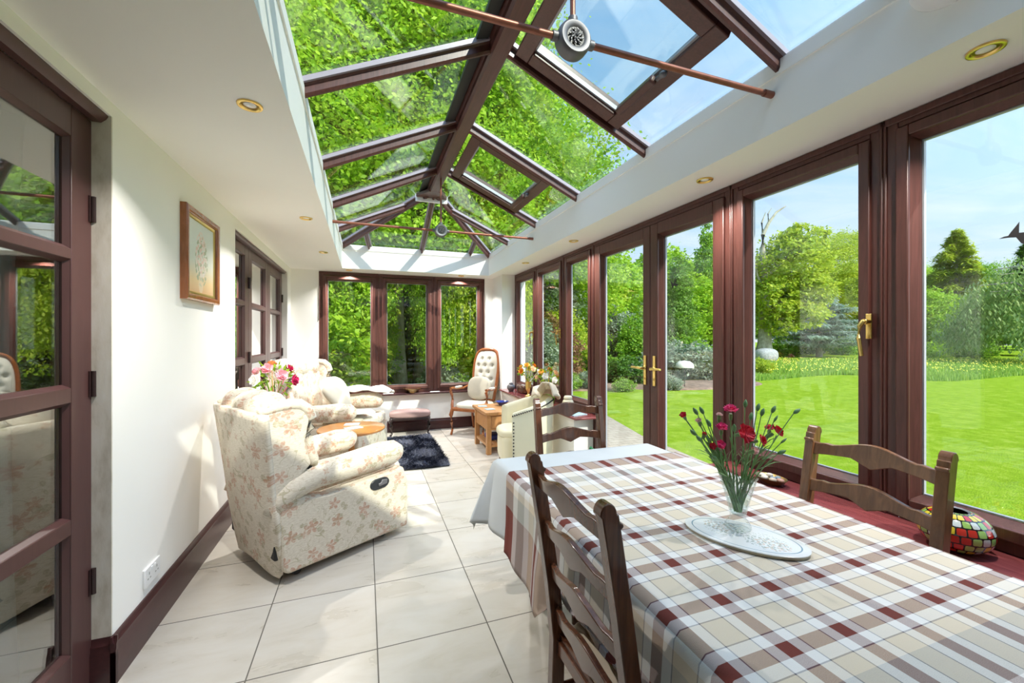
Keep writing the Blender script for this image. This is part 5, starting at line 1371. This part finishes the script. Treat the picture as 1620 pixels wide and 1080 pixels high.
plant('broadleaf_tree', 'slim leafy sapling just left of the mottled trunk', 'tree', (.30, 10.6), MEDN, 'leaf_bright', TM, .24, 3.2, sz=.7)
# woodland edge seen through the side windows and garden doors
WD = [(770,19,1.5,'leaf_bright',360),(815,21,1.35,'leaf_bright',395),(846,17,1.15,'leaf_silver',400),(872,22,1.55,'leaf_bright',385),(905,26,1.55,'leaf_yellow',395),(925,24,1.25,'leaf_bright',425),(948,30,1.75,'leaf_mid',400),(975,27,1.4,'leaf_bright',405),(998,29,1.45,'leaf_yellow',428),(1030,31,1.55,'leaf_mid',400),(1052,33,1.75,'leaf_bright',388),(1102,27,1.15,'leaf_bright',435),(1125,34,1.75,'leaf_mid',395),(1160,36,1.8,'leaf_bright',400)]
WL = ['bright tree hidden behind the corner pier', 'mid green tree at the left of the first narrow side window', 'pale silvery tree in the first narrow side window', 'bright tree filling the second narrow side window', 'yellow-green tree in the window beside the garden doors', 'bright tree right of the yellow-green one, before the garden doors', 'mid green tree behind the post of the garden doors', 'deep green tree at the left of the left garden door', 'bright rounded tree in the left garden door', 'mid green tree behind the meeting stiles of the garden doors', 'tall bright tree at the left of the right garden door', 'small bright tree right of the ivy column', 'tall mid green tree at the right of the right garden door', 'bright tree hidden behind the wide window post']
for i, ((u, d, s, mt, k), lab) in enumerate(zip(WD, WL)):
    plant('woodland_tree', lab, 'tree', gp(u, d), MEDC, mt, TM, s, i*1.7, 'trees of the woodland edge', sz=(hz(k, d)+.15)/5.8)
plant('ivy_clad_tree', 'tall dark ivy-clad trunk in the right garden door', 'tree', gp(1072, 22), COLUMN, 'needle_green', None, 1.02, 0)
plant('slender_tree', 'slender dark tree rising at the right edge of the right garden door', 'tree', gp(1118, 30), COLUMN, 'leaf_mid', None, 1.05, 1.5, sz=1.75)
for i, (u, d, s, mt, cr, lab) in enumerate([
    (868, 13.5, .85, 'leaf_bronze', TALLS, 'bronze-red shrub in the second narrow side window'), (845, 12.5, .8, 'leaf_silver', TALLS, 'grey-green shrub in the first narrow side window'), (890, 15, 1.0, 'leaf_yellow', TALLS, 'yellow-green shrub behind the mullion beside the brass handle'),
    (915, 15.5, .95, 'leaf_dark', SHRUB, 'dark low bush in the window beside the garden doors'), (930, 18, .95, 'leaf_mid', TALLS, 'green shrub in the window beside the garden doors'), (975, 20, 1.15, 'leaf_silver', TALLS, 'silvery shrub at the left of the left garden door'), (1003, 18, .9, 'leaf_mid', TALLS, 'green shrub right of the silvery one in the left garden door'),
    (972, 14, .8, 'leaf_mid', SHRUB, 'low bush of the flower bed at the left of the left garden door'), (995, 13.4, .85, 'leaf_dark', SHRUB, 'low dark bush of the flower bed near the door handle'), (1012, 13.6, .7, 'leaf_silver', SHRUB, 'grey low bush behind the left door stile'), (1060, 16, 1.25, 'leaf_silver', SHRUB, 'wide grey-green mound in the right garden door'), (1100, 15.0, 1.2, 'leaf_silver', SHRUB, 'grey mound right of the white dome'), (1125, 15.6, 1.1, 'leaf_mid', SHRUB, 'green mound at the right edge of the right garden door'), (1058, 12.0, .42, 'leaf_silver', SHRUB, 'small round grey bush at the lawn edge in the right garden door'), (1040, 18, 1.6, 'leaf_dark', SHRUB, 'dark bush behind the meeting stiles'),
    (905, 11.9, .45, 'meadow_green', SHRUB, 'grassy clump at the bed edge left of the garden doors'), (928, 12.2, .5, 'leaf_silver', SHRUB, 'pale clump at the bed edge left of the garden doors'), (985, 11.6, .36, 'meadow_green', SHRUB, 'small grassy clump in the left garden door'), (1205, 17.5, .6, 'leaf_yellow', SHRUB, 'yellowish low clump at the lawn edge under the oak'), (1085, 21, 1.5, 'leaf_mid', SHRUB, 'green undergrowth behind the white dome')]):
    plant('border_shrub', lab, 'shrub', gp(u, d), cr, mt, None, s, i*1.1)
o = MB().lathe([(1,.0),(.97,.03),(.8,.05),(.0,.06)], 40, sx=2.6, sy=1.1).build('flower_bed', M['soil'], loc=tuple(gp(1100, 13.2)), smooth=60); struct(o, 'brown soil of the bed in the right garden door', 'flower bed')
o = MB().lathe([(1,.0),(.97,.03),(.8,.05),(.0,.06)], 40, sx=2.4, sy=1.0).build('flower_bed', M['soil'], loc=tuple(gp(955, 12.9)), smooth=60); struct(o, 'brown soil of the bed left of the garden doors', 'flower bed')
t = thing('garden_lamp', 'white dome on a thin stake in the bed in the right garden door', 'garden lamp', tuple(gp(1083, 12.4)))
MB().lathe([(.26,.0),(.27,.03),(.24,.12),(.15,.19),(.0,.21)], 28).build('dome', M['stone_white'], t, smooth=60, loc=(0,0,.62))
MB().tube([(0,0,0), (0,0,.64)], .012, 8).build('stake', M['black_iron'], t)
for i, (u, h) in enumerate(((1077, 1.35), (1095, 1.25))):
    o = MB().tube([(0,0,0), (0,0,h)], .09, 10).build('timber_post', M['timber_pale'], loc=tuple(gp(u, 20)), smooth=60); tag(o, ('left' if i == 0 else 'right') + ' one of two pale timber posts below the ivy column', 'post', 'pale posts by the ivy column')
# right-hand lawn: oak, cedar, conifers, weeping tree
OAK = ('lawnoak', ([(1.6,0,6.2,2.4,2.2,2.0), (.3,-.4,4.2,1.7,1.6,1.3), (2.7,.2,4.6,1.7,1.7,1.5), (.6,-.6,2.6,1.2,1.1,.9), (1.9,-.7,3.0,1.5,1.2,1.0), (2.4,0,8.0,1.4,1.4,1.1)], 26000, .22, 21, .05, .10, 22))
t = plant('lawn_oak', 'old oak with a thick pale trunk at the left of the tall side window', 'tree', gp(1210, 27.5), OAK, 'leaf_yellow', ('lawnoak', (6.2, .46, [(.55,1.9,-.3,2.2,.18), (.75,-.8,-.2,2.4,.12), (.9,1.6,.2,1.6,.14), (.35,1.8,-.8,.6,.12)], 5)), 1.0, -.4)
dead = MB()
dead.tube([(0,0,6.0), (-.15,0,7.4), (-.12,0,8.4), (.25,0,9.2), (.75,0,9.9), (1.35,0,10.3)], [.22,.17,.13,.10,.07,.03], 8); dead.tube([(-.12,0,8.4), (-.2,0,9.2), (.05,0,9.9)], [.09,.06,.02], 6); dead.tube([(.25,0,9.2), (.2,0,9.8), (.45,0,10.2)], [.06,.04,.015], 6)
dead.build('dead_branch', M['bark'], t, smooth=60)
plant('lawn_tree', 'broad light green oak behind the blue cedar in the tall side window', 'tree', gp(1300, 40), BIG2, 'leaf_yellow', TB, 1.16, 1.0)
plant('lawn_tree', 'yellow-green tree at the right edge of the tall side window', 'tree', gp(1368, 44), BIG2, 'leaf_bright', TB, .98, 2.4)
plant('lawn_tree', 'mid green tree behind the old oak trunk', 'tree', gp(1228, 44), BIG2, 'leaf_mid', TB, .92, 3.1)
plant('lawn_tree', 'dark green low tree at the foot of the blue cedar', 'tree', gp(1262, 40), MEDC, 'leaf_mid', TM, 1.2, 2)
plant('lawn_tree', 'low dark tree right of the blue cedar', 'tree', gp(1345, 40), MEDC, 'leaf_mid', TM, 1.25, 4)
def tiers(h, r, n, seed, per, L, droop, mt_trunk, flat=.10, upturn=0):
    rr = random.Random(seed); m = MB(); vs = []; fs = []; tr = MB(); tr.tube([(0,0,0), (0,0,h*.5), (0,0,h*.98)], [r*.05+.08, r*.03+.05, .02], 10)
    for k in range(n):
        z = h*(.14+.84*k/n); R = r*(1-k/n)**.75*rr.uniform(.85,1.1)
        nb = max(4, int(9*(1-k/n))+3)
        for j in range(nb):
            a = rr.random()*2*PI; Rb = R*rr.uniform(.7,1.08); e = (math.cos(a)*Rb, math.sin(a)*Rb, z+upturn*Rb-droop*Rb)
            tr.tube([(0,0,z), (e[0]*.5, e[1]*.5, z+(upturn-droop*.5)*Rb*.5), e], [.035,.02,.008], 5)
            for q in range(per):
                s = rr.uniform(.18,1.05); cx, cy, cz = e[0]*s, e[1]*s, z+(e[2]-z)*s**1.4
                for _ in range(5):
                    ax, ay, az = cx+rr.gauss(0,.16*R*.5+.05), cy+rr.gauss(0,.16*R*.5+.05), cz+rr.gauss(0,flat*.5)
                    b = rr.random()*2*PI; l = L*rr.uniform(.6,1.2); w = l*.16
                    dx, dy, dz = math.cos(b)*l, math.sin(b)*l, rr.uniform(-.75,.25)*l; i = len(vs)
                    vs += [(ax-dy*.16, ay+dx*.16, az), (ax+dx, ay+dy, az+dz), (ax+dy*.16, ay-dx*.16, az), (ax-dx*.3, ay-dy*.3, az+l*.05)]; fs.append((i,i+1,i+2,i+3))
    m.v, m.f = vs, fs; return m, tr
def conifer(label, pos, mt, args, name='conifer'):
    t = thing(name, label, 'tree', tuple(pos)); a, b = tiers(*args); a.build('needles', M[mt], t, smooth=0, normals=False); b.build('trunk', M['bark'], t, smooth=60); return t
conifer('blue-grey layered cedar standing alone in the tall side window', gp(1296, 32.5), 'needle_blue', (6.2, 3.3, 12, 3, 46, .36, .02, None, .12, .12), 'cedar_tree')
conifer('tall olive conifer in the nearest side window', gp(1513, 38), 'leaf_yellow', (11.9, 3.9, 22, 5, 44, .46, .12, None, .25))
conifer('shorter green conifer left of the tall olive one', gp(1476, 41), 'needle_light', (8.2, 3.0, 16, 8, 40, .45, .12, None, .25))
conifer('dark conifer at the right edge behind the weeping tree', gp(1632, 34), 'needle_green', (10.2, 3.0, 20, 9, 40, .42, .10, None, .25))
for i, (u, d, s, mt, cr, lab) in enumerate([(1480, 34, 1.0, 'leaf_bright', MEDC, 'bright low tree at the left of the nearest side window'), (1500, 46, .95, 'leaf_mid', BIG2, 'broad green tree behind the tall olive conifer'), (1560, 44, .95, 'leaf_mid', BIG2, 'broad green tree between the conifer and the weeping tree'), (1535, 33, .9, 'leaf_mid', MEDC, 'low green tree under the tall olive conifer'), (1425, 46, 1.0, 'leaf_bright', BIG2, 'bright tree hidden behind the post of the nearest window'), (1185, 48, 1.0, 'leaf_mid', BIG2, 'tree hidden behind the wide post left of the tall side window'), (1700, 46, 1.1, 'leaf_mid', BIG2, 'broad tree beyond the right edge of the view')]):
    plant('lawn_tree', lab, 'tree', gp(u, d), cr, mt, TM if cr is MEDC else TB, s, i*1.9+.4)
def weeping(label, pos, h, r, seed):
    rr = random.Random(seed); vs = []; fs = []; tr = MB(); tr.tube([(0,0,0), (.1,0,h*.45), (-.1,0,h*.85)], [.28,.2,.06], 12)
    for k in range(120):
        a = rr.random()*2*PI; R = r*math.sqrt(rr.random())*1.05; zt = h*(1-.55*(R/r)**2)*rr.uniform(.82,1.04)
        bx, by = math.cos(a)*R, math.sin(a)*R
        if k < 26: tr.tube([(0,0,h*.55), (bx*.5, by*.5, zt+.1), (bx, by, zt)], [.07,.04,.015], 6)
        Ls = zt*rr.uniform(.45,.85)
        for q in range(150):
            s = rr.random(); ax = bx*(1+.18*s)+rr.gauss(0,.30); ay = by*(1+.18*s)+rr.gauss(0,.30); az = zt-Ls*s+rr.gauss(0,.1)
            l = rr.uniform(.2,.42); w = .055; b = rr.random()*2*PI; dx, dy, dz = math.cos(b)*l*.45, math.sin(b)*l*.45, -l*.8; i = len(vs)
            vs += [(ax,ay,az), (ax+dx*.5-dy*w/l*2, ay+dy*.5+dx*w/l*2, az+dz*.5), (ax+dx,ay+dy,az+dz), (ax+dx*.5+dy*w/l*2, ay+dy*.5-dx*w/l*2, az+dz*.5)]; fs.append((i,i+1,i+2,i+3))
    t = thing('weeping_tree', label, 'tree', tuple(pos)); m = MB(); m.v, m.f = vs, fs; m.build('hanging_foliage', M['needle_light'], t, smooth=0, normals=False); tr.build('trunk', M['bark'], t, smooth=60)
weeping('large weeping tree sweeping the ground at the right of the nearest side window', gp(1662, 24), 6.8, 3.9, 3)
for i, (u, d, s, mt, lab) in enumerate([(1240, 33, 1.5, 'leaf_mid', 'undergrowth right of the old oak trunk'), (1330, 36, 1.5, 'leaf_mid', 'undergrowth right of the blue cedar'), (1275, 37, 1.6, 'leaf_dark', 'undergrowth behind the blue cedar'), (1490, 31, 1.3, 'leaf_bright', 'bright bush below the conifers'), (1545, 30, 1.4, 'leaf_mid', 'bush left of the weeping tree'), (1375, 38, 1.7, 'leaf_mid', 'undergrowth at the right edge of the tall side window'), (1465, 36, 1.7, 'leaf_dark', 'undergrowth at the left edge of the nearest side window')]):
    plant('undergrowth_bush', lab, 'shrub', gp(u, d), SHRUB, mt, None, s, i*1.1)
o = MB().puff((0,0,.42), .75, .5, .45, 2.6, 8).build('boulder', M['stone_grey'], loc=tuple(gp(1212, 25.5)), smooth=180); tag(o, 'grey boulder at the foot of the old oak', 'boulder')
for i in range(24):
    u = 830+i*40; d = 56+6*math.sin(i*2.3); k = 488+14*math.sin(i*1.7) if u < 1440 else 476+16*math.sin(i*1.3)
    plant('distant_tree', 'low tree of the distant tree line closing off the garden', 'tree', gp(u, d), MEDC, ('leaf_mid', 'leaf_bright', 'needle_green')[i % 3], None, 1.35, i*1.3, 'distant tree line', sz=(hz(k, d)+.15)/5.8)
# long meadow grass behind the mown lawn
rr = random.Random(9); vs = []; fs = []
for i in range(30000):
    u = rr.uniform(1135, 1720); d = 15.5 + 13*rr.random()**1.4 + 1.2*math.sin(u*.02); p = gp(u, d); h = rr.uniform(.10,.28)*(.7+.3*math.sin(p.x*1.3)*math.sin(p.y*.9)); w = .018; a = rr.random()*PI
    dx, dy = math.cos(a)*w, math.sin(a)*w; b = len(vs); k = rr.gauss(0,.06)
    vs += [(p.x-dx,p.y-dy,GZ), (p.x+dx,p.y+dy,GZ), (p.x+k,p.y+k*.5,GZ+h)]; fs.append((b,b+1,b+2))
m = MB(); m.v, m.f = vs, fs; o = m.build('meadow_grass', M['meadow_green'], smooth=0, normals=False); tag(o, 'long meadow grass beyond the mown lawn', 'grass', kind='stuff')
vs = []; fs = []
for i in range(900):
    u = rr.uniform(1140, 1700); d = 16.5+10*rr.random(); p = gp(u, d); s = .035; z = GZ+rr.uniform(.16,.28); b = len(vs)
    vs += [(p.x-s,p.y,z), (p.x,p.y-s,z), (p.x+s,p.y,z), (p.x,p.y+s,z+.03)]; fs.append((b,b+1,b+2,b+3))
plain('buttercup', (.80,.68,.05), .6)
m = MB(); m.v, m.f = vs, fs; o = m.build('buttercups', M['buttercup'], smooth=0, normals=False); tag(o, 'yellow buttercups in the meadow grass', 'flowers', kind='stuff')
# ------------------------------------------------------------------ camera, light, sky
cam = bpy.data.cameras.new('camera'); co = bpy.data.objects.new('camera', cam); COL.objects.link(co)
cam.sensor_width = 36; cam.lens = 650/1620*36; cam.shift_y = -6/1620; cam.clip_start = .05; cam.clip_end = 500
co.location = (0, 0, 1.37); co.rotation_euler = (PI/2, 0, -math.atan(232/650)); SC.camera = co
sun = bpy.data.lights.new('sun', 'SUN'); sun.energy = SUN_E; sun.angle = math.radians(.6); sun.color = (1, .95, .86)
so = bpy.data.objects.new('sun', sun); COL.objects.link(so)
so.rotation_euler = Vector((-.39, 1, -.86)).to_track_quat('-Z', 'Y').to_euler()
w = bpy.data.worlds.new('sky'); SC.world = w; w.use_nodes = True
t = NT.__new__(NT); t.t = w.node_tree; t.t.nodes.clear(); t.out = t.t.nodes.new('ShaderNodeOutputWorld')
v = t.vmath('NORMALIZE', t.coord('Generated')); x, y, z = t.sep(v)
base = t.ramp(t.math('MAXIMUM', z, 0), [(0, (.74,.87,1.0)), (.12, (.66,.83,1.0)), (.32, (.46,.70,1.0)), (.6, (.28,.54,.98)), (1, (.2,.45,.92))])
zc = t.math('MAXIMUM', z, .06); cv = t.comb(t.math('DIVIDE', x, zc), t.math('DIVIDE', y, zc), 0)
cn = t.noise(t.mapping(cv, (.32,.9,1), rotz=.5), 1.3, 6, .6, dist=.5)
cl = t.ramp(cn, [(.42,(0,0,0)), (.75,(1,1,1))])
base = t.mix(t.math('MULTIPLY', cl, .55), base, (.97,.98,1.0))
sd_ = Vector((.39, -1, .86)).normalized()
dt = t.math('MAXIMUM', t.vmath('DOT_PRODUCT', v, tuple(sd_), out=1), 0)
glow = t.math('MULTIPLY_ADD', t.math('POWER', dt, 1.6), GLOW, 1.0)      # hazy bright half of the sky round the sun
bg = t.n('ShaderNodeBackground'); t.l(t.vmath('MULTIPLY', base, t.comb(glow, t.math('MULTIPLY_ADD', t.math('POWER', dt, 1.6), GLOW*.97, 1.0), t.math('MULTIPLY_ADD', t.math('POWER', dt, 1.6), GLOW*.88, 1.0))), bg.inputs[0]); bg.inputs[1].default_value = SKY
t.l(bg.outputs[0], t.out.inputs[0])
# the room's own downlights are on
for i, (x, y, lab) in enumerate(DL):
    L = bpy.data.lights.new('downlight_bulb', 'AREA'); L.shape = 'DISK'; L.size = .05; L.energy = LAMP*(.42 if x > 1.5 else .66 if i < 2 else .9); L.color = (1, .96, .90); L.spread = math.radians(125)
    ob = bpy.data.objects.new('downlight_bulb', L); COL.objects.link(ob); ob.location = (x, y, CZ-.012)
vs = SC.view_settings; vs.view_transform = 'Standard'; vs.look = 'None'; vs.gamma = 1; vs.use_curve_mapping = False; vs.exposure = EXPO
SC.display_settings.display_device = 'sRGB'
c = SC.cycles; c.transparent_max_bounces = 32; c.max_bounces = 14; c.diffuse_bounces = 9; c.glossy_bounces = 4; c.transmission_bounces = 6
c.sample_clamp_indirect = 6; c.caustics_reflective = False; c.caustics_refractive = False
